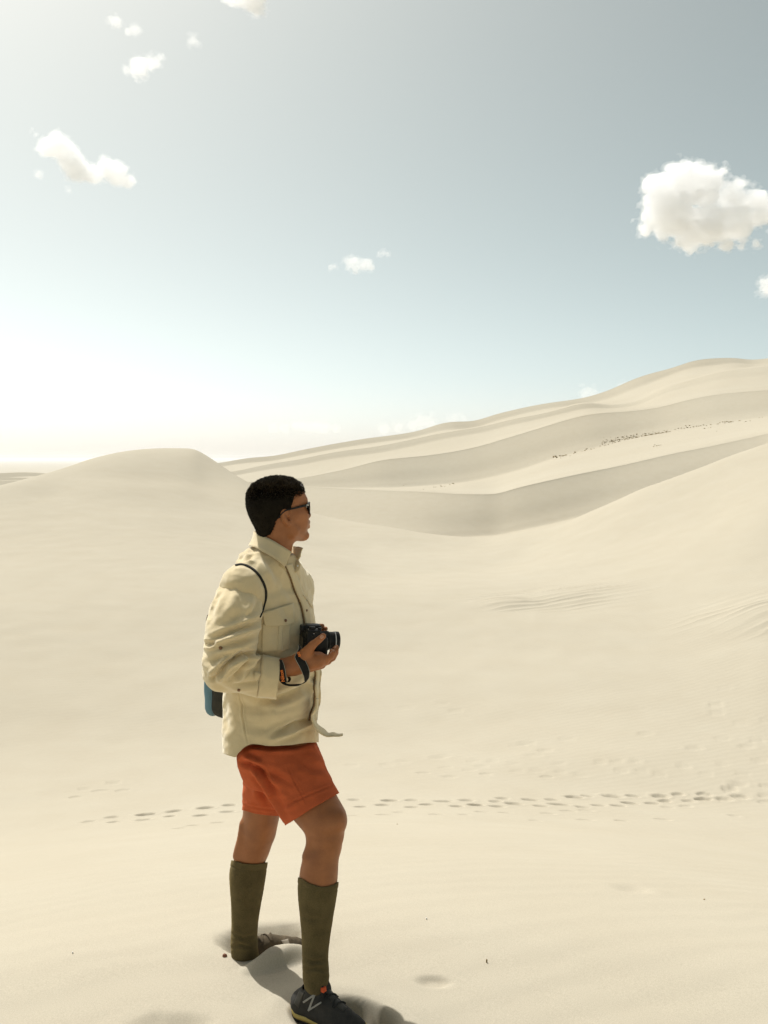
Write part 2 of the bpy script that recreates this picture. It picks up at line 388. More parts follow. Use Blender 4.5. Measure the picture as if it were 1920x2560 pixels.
# hollows round the hiker's own shoes and a few older steps beside him
x, y, z = sand_at(648, 2372)
stamp(x+0.02, y+0.05, R(14), 0.175, 0.12, 0.078, rim=0.05, soft=0.5)
x, y, z = sand_at(690, 2405); stamp(x, y, R(28), 0.15, 0.05, -0.050, rim=0.0, soft=0.9)
x, y, z = sand_at(860, 2553)
stamp(x+0.01, y+0.0, R(-22), 0.18, 0.12, 0.095, rim=0.06, soft=0.42)
x, y, z = sand_at(430, 2560); stamp(x, y-0.02, R(5), 0.14, 0.085, 0.026, rim=0.05, soft=0.8)
x, y, z = sand_at(1085, 2456); stamp(x, y, R(-5), 0.065, 0.035, 0.014, rim=0.04, soft=0.8)
x, y, z = sand_at(1580, 2228); stamp(x, y, R(-12), 0.10, 0.07, 0.02, rim=0.1, soft=0.8)
# two patches of wind ripples on the slope beyond the tracks
for (px, py, a, b, amp, th) in ((1395, 1490, 2.7, 2.2, 0.065, 13), (1915, 1532, 2.1, 1.7, 0.05, 18), (1255, 1510, 1.3, 1.1, 0.05, 15)):
    x, y, z = sand_at(px, py); W = window(x, y, a*1.5)
    dx, dy = GX[W]-x, GY[W]-y
    q = (dx/a)**2+(dy/b)**2; m_ = np.exp(-(q*0.8)**2)
    c, s = math.cos(R(th)), math.sin(R(th))
    u = dx*c+dy*s; v = -dx*s+dy*c
    ph = v*2*math.pi/0.42 + 2.4*vnoise(u*0.45, v*0.9, 0, 21) + 1.2*vnoise(u*1.3, v*2.2, 0, 22)
    rid = 1-np.abs(np.sin(ph/2))**0.8
    ZZ[W] += m_*(amp*rid*(0.6+0.5*vnoise(u*0.6, v*2, 0, 23)) + 0.16*np.exp(-q*1.5))
V = np.stack([GX, GY, ZZ], -1).reshape(-1, 3)
nr = len(RR)
i, j = np.meshgrid(np.arange(nr-1), np.arange(NC-1), indexing='ij')
q = (i*NC+j)
F = np.stack([q, q+NC, q+NC+1, q+1], -1).reshape(-1, 4)[:, ::-1]
F = np.ascontiguousarray(F)
sand = mesh_np('sand_ground', V, F, M_SAND); tag(sand, kind='structure')
# ------------------------------------------------------------------ the air: thin dust haze over the whole valley
M_HAZE = bpy.data.materials.new('haze'); M_HAZE.use_nodes = True
_n, _l = M_HAZE.node_tree.nodes, M_HAZE.node_tree.links
_n.clear(); _o = _n.new('ShaderNodeOutputMaterial'); _v = _n.new('ShaderNodeVolumePrincipled')
_v.inputs['Color'].default_value = (0.93, 0.95, 0.97, 1); _v.inputs['Density'].default_value = 0.00005; _v.inputs['Anisotropy'].default_value = 0.35
_l.new(_v.outputs[0], _o.inputs['Volume'])
bm = bmesh.new(); bmesh.ops.create_cube(bm, size=1)
top = float(ZZ.max())+3
for v in bm.verts:
    v.co.x *= 90000; v.co.y *= 90000; v.co.z = top if v.co.z > 0 else float(ZZ.min())-1
haze = bm_obj('haze', bm, M_HAZE, smooth=False); tag(haze, kind='stuff')

# ------------------------------------------------------------------ modelling with distance fields (clouds, body, cloth)
def rot_to(n):
    return Vector((0, 0, 1)).rotation_difference(Vector(n)).to_matrix()
class Field:
    """a box of signed distances; forms are blended in one after another and the zero surface becomes the mesh"""
    def __init__(s, lo, hi, h, void=1.0):
        s.lo = np.array(lo, float); s.h = h
        s.n = np.ceil((np.array(hi, float)-s.lo)/h).astype(int)+1
        s.D = np.full(s.n, void, np.float32)
    def _win(s, lo, hi):
        a = np.clip(np.floor((np.array(lo)-s.lo)/s.h).astype(int), 0, s.n); b = np.clip(np.ceil((np.array(hi)-s.lo)/s.h).astype(int)+1, 0, s.n)
        if (b <= a).any(): return None, None
        ax = [s.lo[i]+s.h*np.arange(a[i], b[i]) for i in range(3)]
        return tuple(slice(a[i], b[i]) for i in range(3)), (ax[0][:, None, None], ax[1][None, :, None], ax[2][None, None, :])
    def put(s, f, lo, hi, k=0.01, op='add', pad=None):
        pad = (3*k+4*s.h) if pad is None else pad
        W, P = s._win(np.array(lo)-pad, np.array(hi)+pad)
        if W is None: return
        d = f(*P).astype(np.float32); D = s.D[W]
        if op == 'add':
            hh = np.clip(0.5+0.5*(D-d)/max(k, 1e-6), 0, 1); s.D[W] = D*(1-hh)+d*hh - k*hh*(1-hh)
        elif op == 'sub':
            hh = np.clip(0.5-0.5*(D+d)/max(k, 1e-6), 0, 1); s.D[W] = D*(1-hh)-d*hh + k*hh*(1-hh)
        elif op == 'cut':   # keep only where d < 0
            hh = np.clip(0.5-0.5*(D-d)/max(k, 1e-6), 0, 1); s.D[W] = D*(1-hh)+d*hh + k*hh*(1-hh)
    def cone(s, a, b, ra, rb, k=0.01, op='add', flat=None):
        """round cone; flat=(axis, factor) thins it along an axis"""
        a, b = np.array(a, float), np.array(b, float)
        M = np.eye(3)
        if flat is not None:
            n = np.array(Vector(flat[0]).normalized()); M = np.eye(3)+(1/flat[1]-1)*np.outer(n, n)
        A, B = a@M.T, b@M.T; ab = B-A; L2 = max(ab@ab, 1e-12)
        m = max(ra, rb)*1.05
        def f(x, y, z):
            X = M[0, 0]*x+M[0, 1]*y+M[0, 2]*z; Y = M[1, 0]*x+M[1, 1]*y+M[1, 2]*z; Z = M[2, 0]*x+M[2, 1]*y+M[2, 2]*z
            t = np.clip(((X-A[0])*ab[0]+(Y-A[1])*ab[1]+(Z-A[2])*ab[2])/L2, 0, 1)
            return np.sqrt((X-A[0]-t*ab[0])**2+(Y-A[1]-t*ab[1])**2+(Z-A[2]-t*ab[2])**2)-(ra+(rb-ra)*t)
        s.put(f, np.minimum(a, b)-m, np.maximum(a, b)+m, k, op)
    def ball(s, c, r, k=0.01, op='add', rot=None):
        """ellipsoid with radii r; rot = 3x3 whose columns are its axes"""
        c = np.array(c, float); r = np.array(r if np.ndim(r) else (r, r, r), float)
        Q = np.eye(3) if rot is None else np.array(rot)
        m = np.sqrt(((Q*r[None, :])**2).sum(1))
        def f(x, y, z):
            x, y, z = x-c[0], y-c[1], z-c[2]
            u = [(Q[0, i]*x+Q[1, i]*y+Q[2, i]*z) for i in range(3)]
            k0 = np.sqrt((u[0]/r[0])**2+(u[1]/r[1])**2+(u[2]/r[2])**2); k1 = np.sqrt((u[0]/r[0]**2)**2+(u[1]/r[1]**2)**2+(u[2]/r[2]**2)**2)
            return k0*(k0-1)/np.maximum(k1, 1e-9)
        s.put(f, c-m, c+m, k, op)
    def tube(s, pts, radii, k=0.008, op='add'):
        """a limb through points with given radii, made as one form and then blended in"""
        P = np.array([np.array(p, float) for p in pts]); r = np.array(radii, float); m = r.max()*1.05
        def f(x, y, z):
            best = None
            for i in range(len(P)-1):
                a, ab = P[i], P[i+1]-P[i]; L2 = max(ab@ab, 1e-12)
                t = np.clip(((x-a[0])*ab[0]+(y-a[1])*ab[1]+(z-a[2])*ab[2])/L2, 0, 1)
                d = np.sqrt((x-a[0]-t*ab[0])**2+(y-a[1]-t*ab[1])**2+(z-a[2]-t*ab[2])**2)-(r[i]+(r[i+1]-r[i])*t)
                best = d if best is None else np.minimum(best, d)
            return best
        s.put(f, P.min(0)-m, P.max(0)+m, k, op)
    def stack(s, o, fdir, rows, k=0.01, e=2.3):
        """trunk-like form: rows of (height, forward offset, side offset, half depth, half width) about the upright line through o"""
        rows = sorted(rows); w = np.array([r[0] for r in rows]); tab = np.array([r[1:] for r in rows], float)
        c, sn = fdir
        m = max(tab[:, 2].max(), tab[:, 3].max())+0.15
        def f(x, y, z):
            zz = z[0, 0, :]; q = pchip(w, tab, np.clip(zz, w[0], w[-1])[:, None].repeat(4, 1))
            u = (x-o[0])*c+(y-o[1])*sn; v = -(x-o[0])*sn+(y-o[1])*c
            du = np.abs(u-q[:, 0][None, None, :])/q[:, 2][None, None, :]; dv = np.abs(v-q[:, 1][None, None, :])/q[:, 3][None, None, :]
            rr = (du**e+dv**e+1e-9)**(1/e)
            d = (rr-1)*np.minimum(q[:, 2], q[:, 3])[None, None, :]
            cap = np.maximum(w[0]-z, z-w[-1])
            return np.maximum(d, cap)
        s.put(f, (o[0]-m, o[1]-m, w[0]-0.02), (o[0]+m, o[1]+m, w[-1]+0.02), k)
    def mesh(s):
        D = s.D; h = s.h
        I = D < 0
        cnt = np.zeros(tuple(np.array(D.shape)-1), np.int8)
        cs = [(a, b, c) for a in (0, 1) for b in (0, 1) for c in (0, 1)]
        nx, ny, nz = cnt.shape
        for a, b, c in cs: cnt += I[a:a+nx, b:b+ny, c:c+nz]
        act = np.argwhere((cnt > 0) & (cnt < 8))
        idx = np.full(cnt.shape, -1, np.int32); idx[act[:, 0], act[:, 1], act[:, 2]] = np.arange(len(act))
        val = {q: D[act[:, 0]+q[0], act[:, 1]+q[1], act[:, 2]+q[2]] for q in cs}
        P = np.zeros((len(act), 3)); W = np.zeros(len(act))
        for i, p in enumerate(cs):
            for q in cs[i+1:]:
                if sum(abs(p[t]-q[t]) for t in range(3)) != 1: continue
                a, b = val[p], val[q]; x = (a < 0) != (b < 0)
                t = np.where(x, a/np.where(x, a-b, 1), 0)
                pp = np.array(p)[None, :]+t[:, None]*(np.array(q)-np.array(p))[None, :]
                P += np.where(x[:, None], pp, 0); W += x
        V = s.lo[None, :]+h*(act+P/W[:, None])
        F = []
        for ax in range(3):
            o1, o2 = [(1, 2), (2, 0), (0, 1)][ax]
            sl0 = [slice(None)]*3; sl1 = [slice(None)]*3; sl0[ax] = slice(0, -1); sl1[ax] = slice(1, None)
            A, B = I[tuple(sl0)], I[tuple(sl1)]
            E = np.argwhere(A != B)
            ok = (E[:, o1] > 0) & (E[:, o2] > 0) & (E[:, o1] < D.shape[o1]-1) & (E[:, o2] < D.shape[o2]-1); E = E[ok]
            u = np.zeros(3, int); u[o1] = 1; v = np.zeros(3, int); v[o2] = 1
            g = lambda e: idx[e[:, 0], e[:, 1], e[:, 2]]
            q = np.stack([g(E-u-v), g(E-v), g(E), g(E-u)], -1)
            ins = A[E[:, 0], E[:, 1], E[:, 2]]
            F.append(np.where(ins[:, None], q, q[:, ::-1]))
        return V, np.concatenate(F)
def vnormals(V, F):
    n = np.cross(V[F[:, 2]]-V[F[:, 0]], V[F[:, 3]]-V[F[:, 1]]) if F.shape[1] == 4 else np.cross(V[F[:, 1]]-V[F[:, 0]], V[F[:, 2]]-V[F[:, 0]])
    N = np.zeros_like(V)
    for k in range(F.shape[1]): np.add.at(N, F[:, k], n)
    return N/np.maximum(np.linalg.norm(N, axis=1, keepdims=True), 1e-12)
def relax(V, F, n=2, lam=0.5):
    E = np.concatenate([F[:, [k, (k+1) % F.shape[1]]] for k in range(F.shape[1])])
    for _ in range(n):
        S = np.zeros_like(V); C = np.zeros(len(V))
        np.add.at(S, E[:, 0], V[E[:, 1]]); np.add.at(C, E[:, 0], 1); np.add.at(S, E[:, 1], V[E[:, 0]]); np.add.at(C, E[:, 1], 1)
        V = V+lam*(S/np.maximum(C, 1)[:, None]-V)
    return V
def trim(V, F, f):
    """cut away the part of a mesh where f(V) > 0, with a clean edge along f = 0"""
    T = np.concatenate([F[:, [0, 1, 2]], F[:, [0, 2, 3]]]) if F.shape[1] == 4 else F
    d = f(V); out = []; V = list(map(tuple, V)); cache = {}
    s = d[T] > 0; c = s.sum(1)
    out.append(T[c == 0])
    def mid(a, b):
        key = (min(a, b), max(a, b))
        if key not in cache:
            t = d[a]/(d[a]-d[b]); A, B = np.array(V[a]), np.array(V[b])
            cache[key] = len(V); V.append(tuple(A+t*(B-A)))
        return cache[key]
    extra = []
    for tri, q in zip(T[(c > 0) & (c < 3)], s[(c > 0) & (c < 3)]):
        if q.sum() == 1:
            k = int(np.argmax(q)); a, b, e = tri[k], tri[(k+1) % 3], tri[(k+2) % 3]
            p, r = mid(a, b), mid(a, e); extra += [(p, b, e), (p, e, r)]
        else:
            k = int(np.argmin(q)); a, b, e = tri[k], tri[(k+1) % 3], tri[(k+2) % 3]
            extra.append((a, mid(a, b), mid(a, e)))
    T = np.concatenate(out+([np.array(extra)] if extra else [])); V = np.array(V)
    used = np.unique(T); re = np.full(len(V), -1); re[used] = np.arange(len(used))
    return V[used], re[T]
def thick(o, t, offset=-1.0):
    m = o.modifiers.new('thickness', 'SOLIDIFY'); m.thickness = t; m.offset = offset; m.use_rim = True
    return o

# ------------------------------------------------------------------ clouds, each a body of vapour far beyond the dunes
def cloud_mat(name, dens):
    m = bpy.data.materials.new(name); m.use_nodes = True
    n, l = m.node_tree.nodes, m.node_tree.links; n.clear()
    o = n.new('ShaderNodeOutputMaterial'); v = n.new('ShaderNodeVolumePrincipled')
    v.inputs['Color'].default_value = (1, 1, 1, 1); v.inputs['Density'].default_value = dens; v.inputs['Anisotropy'].default_value = 0.25
    l.new(v.outputs[0], o.inputs['Volume']); return m
M_CL = {'thick': cloud_mat('cloud_vapour', 0.045), 'thin': cloud_mat('cloud_wisp_vapour', 0.03), 'far': cloud_mat('far_cloud_vapour', 0.004),
        'thick_veil': cloud_mat('cloud_veil_vapour', 0.016), 'thin_veil': cloud_mat('wisp_veil_vapour', 0.010), 'far_veil': cloud_mat('far_veil_vapour', 0.0012)}
def cloud(blobs, Y, label, kind='thick', seed=0, h=None, rough=1.0, deep=0.8, group=None):
    """blobs: (photo x, photo y, radius in photo pixels) at distance Y"""
    k = Y/FPX
    C = [np.array(at(x, y, Y+random.uniform(-0.3, 0.3)*r*k)) for x, y, r in blobs]; r_ = [r*k for _, _, r in blobs]
    rm = max(r_); lo = np.min([c-r*1.5 for c, r in zip(C, r_)], 0); hi = np.max([c+r*1.5 for c, r in zip(C, r_)], 0)
    h = h or max((hi-lo).max()/130, 1.8*k)
    F_ = Field(lo-2*h, hi+2*h, h, 1e4)
    for c, r in zip(C, r_): F_.ball(c, (r, r*deep, r), k=r*0.35)
    ax = [F_.lo[i]+h*np.arange(F_.n[i]) for i in range(3)]
    s = 1/(22*k); x, y, z = ax[0][:, None, None]*s, ax[1][None, :, None]*s, ax[2][None, None, :]*s
    near = np.abs(F_.D) < rm*1.2
    nz = np.zeros(F_.D.shape, np.float32)
    I = np.argwhere(near)
    X, Y_, Z = ax[0][I[:, 0]]*s, ax[1][I[:, 1]]*s, ax[2][I[:, 2]]*s
    b = np.abs(vnoise(X*0.55, Y_*0.55, Z*0.55, seed))*1.2 + 0.55*np.abs(vnoise(X*1.3, Y_*1.3, Z*1.3, seed+3)) + 0.32*np.abs(vnoise(X*2.9, Y_*2.9, Z*2.9, seed+5)) + 0.16*vnoise(X*6, Y_*6, Z*6, seed+8)
    nz[near] = b+0.10*vnoise(X*12, Y_*12, Z*12, seed+9)
    F_.D = F_.D - (nz-0.62)*25*k*rough
    for a in range(3):
        q = [slice(None)]*3; q[a] = 0; F_.D[tuple(q)] = 1e3; q[a] = -1; F_.D[tuple(q)] = 1e3
    V, F = F_.mesh()
    o = mesh_np('cloud', V, F, M_CL[kind])
    # a thin ragged veil of vapour round the body
    F_.D = F_.D-4.5*k+nz*0+np.where(near, (b_full(near, X, Y_, Z, seed))*15*k*rough, 0)
    for a in range(3):
        q = [slice(None)]*3; q[a] = 0; F_.D[tuple(q)] = 1e3; q[a] = -1; F_.D[tuple(q)] = 1e3
    V, F = F_.mesh(); mesh_np('veil', V, F, M_CL[kind+'_veil'], o)
    tag(o, label, 'cloud', group)
    return o
def b_full(near, X, Y_, Z, seed):
    out = np.zeros(near.shape, np.float32); out[near] = vnoise(X*1.9, Y_*1.9, Z*1.9, seed+21)+0.7*vnoise(X*4.5, Y_*4.5, Z*4.5, seed+22); return out
def zz3(L, k=0.2532, ox=1500, oy=350): return [(ox+x*k, oy+y*k, r*k) for x, y, r in L]
cloud(zz3([(800,370,165),(600,470,140),(520,600,105),(490,800,90),(470,860,60),(700,700,230),(1000,450,190),(1140,400,120),(1330,500,115),(1540,600,110),(1720,690,120),(900,880,190),(1100,840,200),(1350,770,170),(1550,750,110),(1240,1000,80),(1400,1040,38),(1520,1020,22),(640,940,70),(1850,720,150),(2000,760,130)]), 1600, 'large white cumulus cloud with a grey middle, high above the right-hand dunes', seed=1, rough=0.9)
cloud([(1912,705,14),(1925,715,22),(1906,722,10),(1940,700,18)], 1600, 'small white cloud cut by the picture edge below the large cumulus', seed=2, rough=0.5)
zc_ = 200/1659
cloud([(800+x*zc_, 600+y*zc_, r*zc_) for x, y, r in [(690,430,120),(560,430,80),(560,540,70),(800,520,120),(960,500,80),(1060,570,40),(740,610,60),(290,550,45),(230,570,30)]], 1500, 'small bright cloud alone in the middle of the sky above the hiker', 'thin', seed=3, rough=0.55)
cloud([(800+x*zc_, 600+y*zc_, r*zc_) for x, y, r in [(1300,300,65),(1390,310,55),(1230,320,35)]], 1500, 'tiny cloud scrap just right of the mid-sky cloud', 'thin', seed=4, rough=0.45)
k_ = 700/1659
cloud([(x*k_, y*k_, r*k_) for x, y, r in [(330,810,42),(300,870,60),(370,880,70),(430,960,72),(480,1010,62),(560,1030,52),(640,1000,58),(690,1030,60),(760,1070,38),(620,955,32),(420,1010,42),(240,880,16),(210,800,10),(185,780,7)]], 1500, 'long white cloud slanting down to the right, upper left of the sky', seed=5, rough=0.36)
cloud([(x*k_, y*k_, r*k_) for x, y, r in [(830,400,55),(880,370,42),(790,420,36),(930,360,30),(755,425,16),(960,345,13)]], 1500, 'ragged white cloud between the long slanting cloud and the cloud at the top edge', 'thin', seed=6, rough=0.5)
cloud([(x*k_, y*k_, r*k_) for x, y, r in [(680,125,30),(660,100,18),(700,150,20),(640,135,10)]], 1500, 'upper left wisp of a small torn pair of clouds', 'thin', seed=7, rough=0.42)
cloud([(x*k_, y*k_, r*k_) for x, y, r in [(800,185,26),(770,190,15),(820,180,18)]], 1500, 'lower right wisp of a small torn pair of clouds', 'thin', seed=8, rough=0.4)
cloud([(x*k_, y*k_, r*k_) for x, y, r in [(1145,240,26),(1130,250,18),(1165,245,16)]], 1500, 'tiny round cloud below the cloud at the top edge', 'thin', seed=9, rough=0.4)
cloud([(x*k_, y*k_, r*k_) for x, y, r in [(1510,10,60),(1530,50,38),(1440,20,34),(1380,15,26),(1340,0,20),(1500,-40,80),(1400,-30,40)]], 1500, 'white cloud running out of the picture at its top edge', seed=10, rough=0.5)
cloud([(x*k_, y*k_, r*k_) for x, y, r in [(228,1035,18),(240,1045,12)]], 1500, 'faint speck of cloud just below the left end of the long slanting cloud', 'thin', seed=11, rough=0.3)
cloud([(x*k_, y*k_, r*k_) for x, y, r in [(405,1125,14),(395,1118,9)]], 1500, 'faint speck of cloud below the middle of the long slanting cloud', 'thin', seed=12, rough=0.3)
q_ = 960/1659
cloud([(960+x*q_, 860+y*q_, r*q_) for x, y, r in [(880,215,32),(910,220,26),(865,200,16),(935,225,18)]], 5200, 'low white cloud showing above the dune skyline, left of the highest dune', 'far', seed=13, rough=0.4)
cloud([(960+x*q_, 860+y*q_, r*q_) for x, y, r in [(1045,178,22),(1065,172,14),(1025,185,16)]], 5200, 'small low cloud touching the slope of the highest dune', 'far', seed=14, rough=0.35)
cloud([(960+x*q_, 860+y*q_, r*q_) for x, y, r in [(160,335,30),(120,350,28),(200,338,28),(60,362,26),(0,375,24),(310,318,24),(340,318,20),(280,322,16)]], 5600, 'pale bank of low cloud along the skyline above the long ridge', 'far', seed=15, rough=0.45)
cloud([(x*q_, 860+y*q_, r*q_) for x, y, r in [(90,235,22),(50,240,16),(140,240,18),(0,240,16)]], 5600, 'hazy flat cloud low on the left above the far plain', 'far', seed=16, rough=0.35)
cloud([(x*q_, 860+y*q_, r*q_) for x, y, r in [(340,222,16),(370,224,14),(300,220,9)]], 5600, 'hazy low cloud above the big dune behind the hiker', 'far', seed=17, rough=0.3)
cloud([(x*q_, 860+y*q_, r*q_) for x, y, r in [(1280,355,22),(1340,358,26),(1400,362,26),(1230,362,22),(1450,370,20),(1180,366,18),(1310,356,24),(1370,360,26)]], 5600, 'pale line of cloud low over the long ridge beside the hiker', 'far', seed=18, rough=0.35)

# the pale bank of cloud and dust that closes the view all along the horizon
def horizon_bank():
    m = cloud_mat('horizon_bank_vapour', 1.0); n, l = m.node_tree.nodes, m.node_tree.links
    g = n.new('ShaderNodeNewGeometry'); s = n.new('ShaderNodeSeparateXYZ'); l.new(g.outputs['Position'], s.inputs[0])
    r = n.new('ShaderNodeMapRange'); r.inputs['From Min'].default_value = 100; r.inputs['From Max'].default_value = 2600; r.inputs['To Min'].default_value = 1; r.inputs['To Max'].default_value = 0
    l.new(s.outputs['Z'], r.inputs['Value'])
    p = n.new('ShaderNodeMath'); p.operation = 'POWER'; p.inputs[1].default_value = 1.6; l.new(r.outputs[0], p.inputs[0])
    q = n.new('ShaderNodeMath'); q.operation = 'MULTIPLY'; q.inputs[1].default_value = 0.00015; l.new(p.outputs[0], q.inputs[0])
    v = [x for x in n if x.type == 'PRINCIPLED_VOLUME'][0]; l.new(q.outputs[0], v.inputs['Density'])
    V = []; F = []; N = 48
    for i in range(N):
        a = 2*math.pi*i/N
        for r_, z in ((26000, top+25), (30000, top+25), (30000, 2600), (26000, 2600)): V.append((r_*math.sin(a), r_*math.cos(a), z))
    for i in range(N):
        j = (i+1) % N
        for k in range(4): F.append((i*4+k, i*4+(k+1) % 4, j*4+(k+1) % 4, j*4+k))
    o = mesh_np('cloud_bank', np.array(V), np.array(F), m, smooth=False); tag(o, 'pale bank of far cloud lying all along the horizon', 'cloud bank'); return o
horizon_bank()

# ------------------------------------------------------------------ scrub at the foot of the long shaded dune
M_SCRUB = mat('dry_scrub', (0.32, 0.235, 0.095), 0.95, 0.1, 0.35, 3.0)
def shrub_mesh(seed):
    rs = random.Random(seed); V = []; F = []
    for _ in range(46):
        a = rs.uniform(0, 6.283); lean = rs.uniform(0.1, 1.0); L = rs.uniform(0.5, 1.0)
        d = Vector((math.cos(a)*lean, math.sin(a)*lean, rs.uniform(0.5, 1))).normalized()
        s_ = d.orthogonal().normalized(); b = Vector((rs.uniform(-.35, .35), rs.uniform(-.35, .35), -0.05)); w = rs.uniform(0.06, 0.13)
        n = len(V)
        V += [b-s_*w*0.4, b+s_*w*0.4, b+d*L*0.55+s_*w, b+d*L*0.55-s_*w, b+d*L+Vector((0, 0, -0.1*lean))]
        F += [(n, n+1, n+2), (n, n+2, n+3), (n+3, n+2, n+4)]
    me = bpy.data.meshes.new('dry_shrub'); me.from_pydata([tuple(v) for v in V], [], F); me.materials.append(M_SCRUB); return me
SM = [shrub_mesh(i) for i in range(5)]
zs = 570/1659
def shrubs(lst, label, group):
    for px, py, s in lst:
        x, y, z = sand_at(px, py)
        o = bpy.data.objects.new('dry_shrub', random.choice(SM)); COL.objects.link(o)
        sc_ = s*y/FPX
        o.location = (x, y, z-0.05*sc_); o.rotation_euler = (0, 0, random.uniform(0, 6.28)); o.scale = (sc_*1.25, sc_*1.25, sc_*random.uniform(0.7, 1.0))
        tag(o, label, 'shrub', group)
def Z4(L): return [(1350+x*zs, 980+y*zs, s) for x, y, s in L]
row = []
for _ in range(200):
    t = random.random(); x = 450+t*500; y = 365-t*75+random.gauss(0, 11)*(1-0.3*t) + (12 if t < 0.2 else 0)*random.random()
    row.append((x, y, random.uniform(1.1, 2.5)))
shrubs(Z4(row), 'dry brown shrub in the long dense row of scrub below the shaded dune', 'scrub in the long dense row')
shrubs(Z4([(x+random.uniform(-4, 4), y+random.uniform(-3, 3), random.uniform(1.6, 3.2)) for x, y in [(980,272),(1010,268),(1030,266),(1050,264),(1070,262),(1090,260),(1115,256),(1135,254),(1150,252),(1170,246),(1195,245),(1215,244),(1245,240),(1055,246),(1070,246),(1085,247),(1195,268),(1225,266),(1240,263)]]), 'dry brown shrub in the thin string right of the dense scrub row', 'scrub in the thin string')
shrubs(Z4([(x+random.uniform(-4, 4), y+random.uniform(-3, 3), random.uniform(2, 3.6)) for x, y in [(1290,232),(1310,228),(1330,223),(1345,221),(1360,219),(1375,220),(1390,217),(1405,219),(1385,226),(1350,229)]]), 'dry olive shrub in the small dense patch near the right end of the scrub', 'scrub in the right-hand patch')
shrubs(Z4([(1450,222,2.6),(1455,213,2),(1495,217,2.2),(1500,219,2),(1530,213,1.8),(1597,196,2),(1622,194,1.6),(1287,288,1.5)]), 'lone dry shrub at the thin right end of the scrub line', 'scattered scrub on the right')
shrubs(Z4([(x+random.uniform(-4, 4), y+random.uniform(-4, 4), random.uniform(2, 4.2)) for x, y in [(95,468),(105,475),(115,470),(128,476),(148,466),(155,470),(162,466),(172,474),(183,470),(185,464),(120,484),(150,480)]]), 'dark dry shrub in the clump at the left end of the scrub', 'scrub in the left clump')
shrubs(Z4([(245,452,2.6),(252,440,3),(258,442,2.6),(265,456,2.2),(325,428,3),(335,418,2.6),(346,414,2.2),(375,420,3),(397,416,1.8),(307,446,1.6),(215,466,1.6),(440,396,2.4),(465,400,2),(540,374,1.8)]), 'single dark shrub between the left clump and the dense scrub row', 'scattered scrub in the middle')
shrubs(Z4([(825,399,2.2),(838,396,2.6),(852,394,2.6),(866,393,2.4),(878,391,2)]), 'dry shrub in the small isolated patch on bright sand below the row', 'scrub in the isolated patch')
shrubs([(960+x*q_, 860+y*q_, s) for x, y, s in [(215,622,2),(222,620,2.2),(245,615,3),(250,617,2.4),(262,618,2),(285,608,2.4),(296,603,3),(300,607,2.2),(170,630,1.6),(85,612,1.4),(95,608,1.4)]], 'small dry shrub on the first ridge behind the saddle', 'scrub on the first ridge')

# ------------------------------------------------------------------ the hiker
SKIN = mat('skin', (0.31, 0.115, 0.038), 0.50, 0.40, 0.16, 18, bump=0.15, bscale=500, sss=0.08, grain=0.06, gscale=300)
CLOTH = mat('khaki_cotton', (0.63, 0.51, 0.305), 0.92, 0.15, 0.05, 9, bump=0.35, bscale=900, sheen=0.55, grain=0.07, gscale=700)
CLOTH_IN = mat('khaki_cotton_inner', (0.53, 0.42, 0.24), 0.95, 0.1, 0.05, 9)
SHORTS = mat('orange_cotton', (0.48, 0.102, 0.036), 0.9, 0.15, 0.09, 12, bump=0.3, bscale=900, sheen=0.1, grain=0.10, gscale=500)
SOCK = mat('olive_knit', (0.100, 0.077, 0.035), 0.95, 0.1, 0.14, 25, bump=0.8, bscale=600, sheen=0.5, grain=0.22, gscale=420)
CLOTH_BROWN = mat('brown_cotton', (0.20, 0.125, 0.060), 0.9, 0.15, 0.1, 40)
HAIR = mat('black_hair', (0.012, 0.0095, 0.006), 0.8, 0.08, 0.3, 40)
HAIR_LIT = mat('sunlit_hair', (0.045, 0.032, 0.018), 0.35, 0.5, 0.5, 60)  # sunlight on the crown, put into the colour of the top strands
BUTTON = mat('horn_button', (0.20, 0.10, 0.045), 0.4, 0.5, 0.25, 200)
SHOE = mat('shoe_mesh', (0.030, 0.028, 0.024), 0.8, 0.3, 0.25, 30, bump=0.7, bscale=450, grain=0.2, gscale=350)
SHOE_D = mat('dusty_shoe_mesh', (0.085, 0.065, 0.040), 0.9, 0.2, 0.4, 30, bump=0.7, bscale=450)
SHOE_L = mat('shoe_overlay', (0.038, 0.035, 0.027), 0.55, 0.35, 0.2, 60)
SOLE = mat('yellow_foam', (0.50, 0.38, 0.12), 0.7, 0.3, 0.1, 40)
RUBBER = mat('black_rubber', (0.02, 0.02, 0.018), 0.7, 0.3, 0.2, 60)
SILVER = mat('grey_print', (0.27, 0.26, 0.235), 0.6, 0.4, 0.05, 60)
RED = mat('orange_tab', (0.65, 0.10, 0.03), 0.7, 0.3, 0.1, 60)
PLAST = mat('black_plastic', (0.010, 0.010, 0.009), 0.5, 0.25, 0.2, 80, bump=0.15, bscale=900)
GLASSY = mat('dark_lens', (0.012, 0.009, 0.007), 0.08, 0.6, 0.1, 20)
WHITE = mat('white_print_and_glint', (0.8, 0.78, 0.74), 0.6, 0.3, 0.03, 60)
ORANGE = mat('orange_print', (0.85, 0.22, 0.04), 0.6, 0.3, 0.05, 60)
PIPE = mat('grey_piping', (0.42, 0.38, 0.30), 0.8, 0.2, 0.05, 60)
STRAPM = mat('black_webbing', (0.016, 0.015, 0.012), 0.85, 0.25, 0.2, 90, bump=0.5, bscale=1200)
TEAL = mat('teal_nylon', (0.11, 0.21, 0.26), 0.6, 0.4, 0.12, 12, bump=0.3, bscale=120)
DARKN = mat('dark_nylon', (0.030, 0.027, 0.018), 0.75, 0.3, 0.3, 12, bump=0.4, bscale=120)

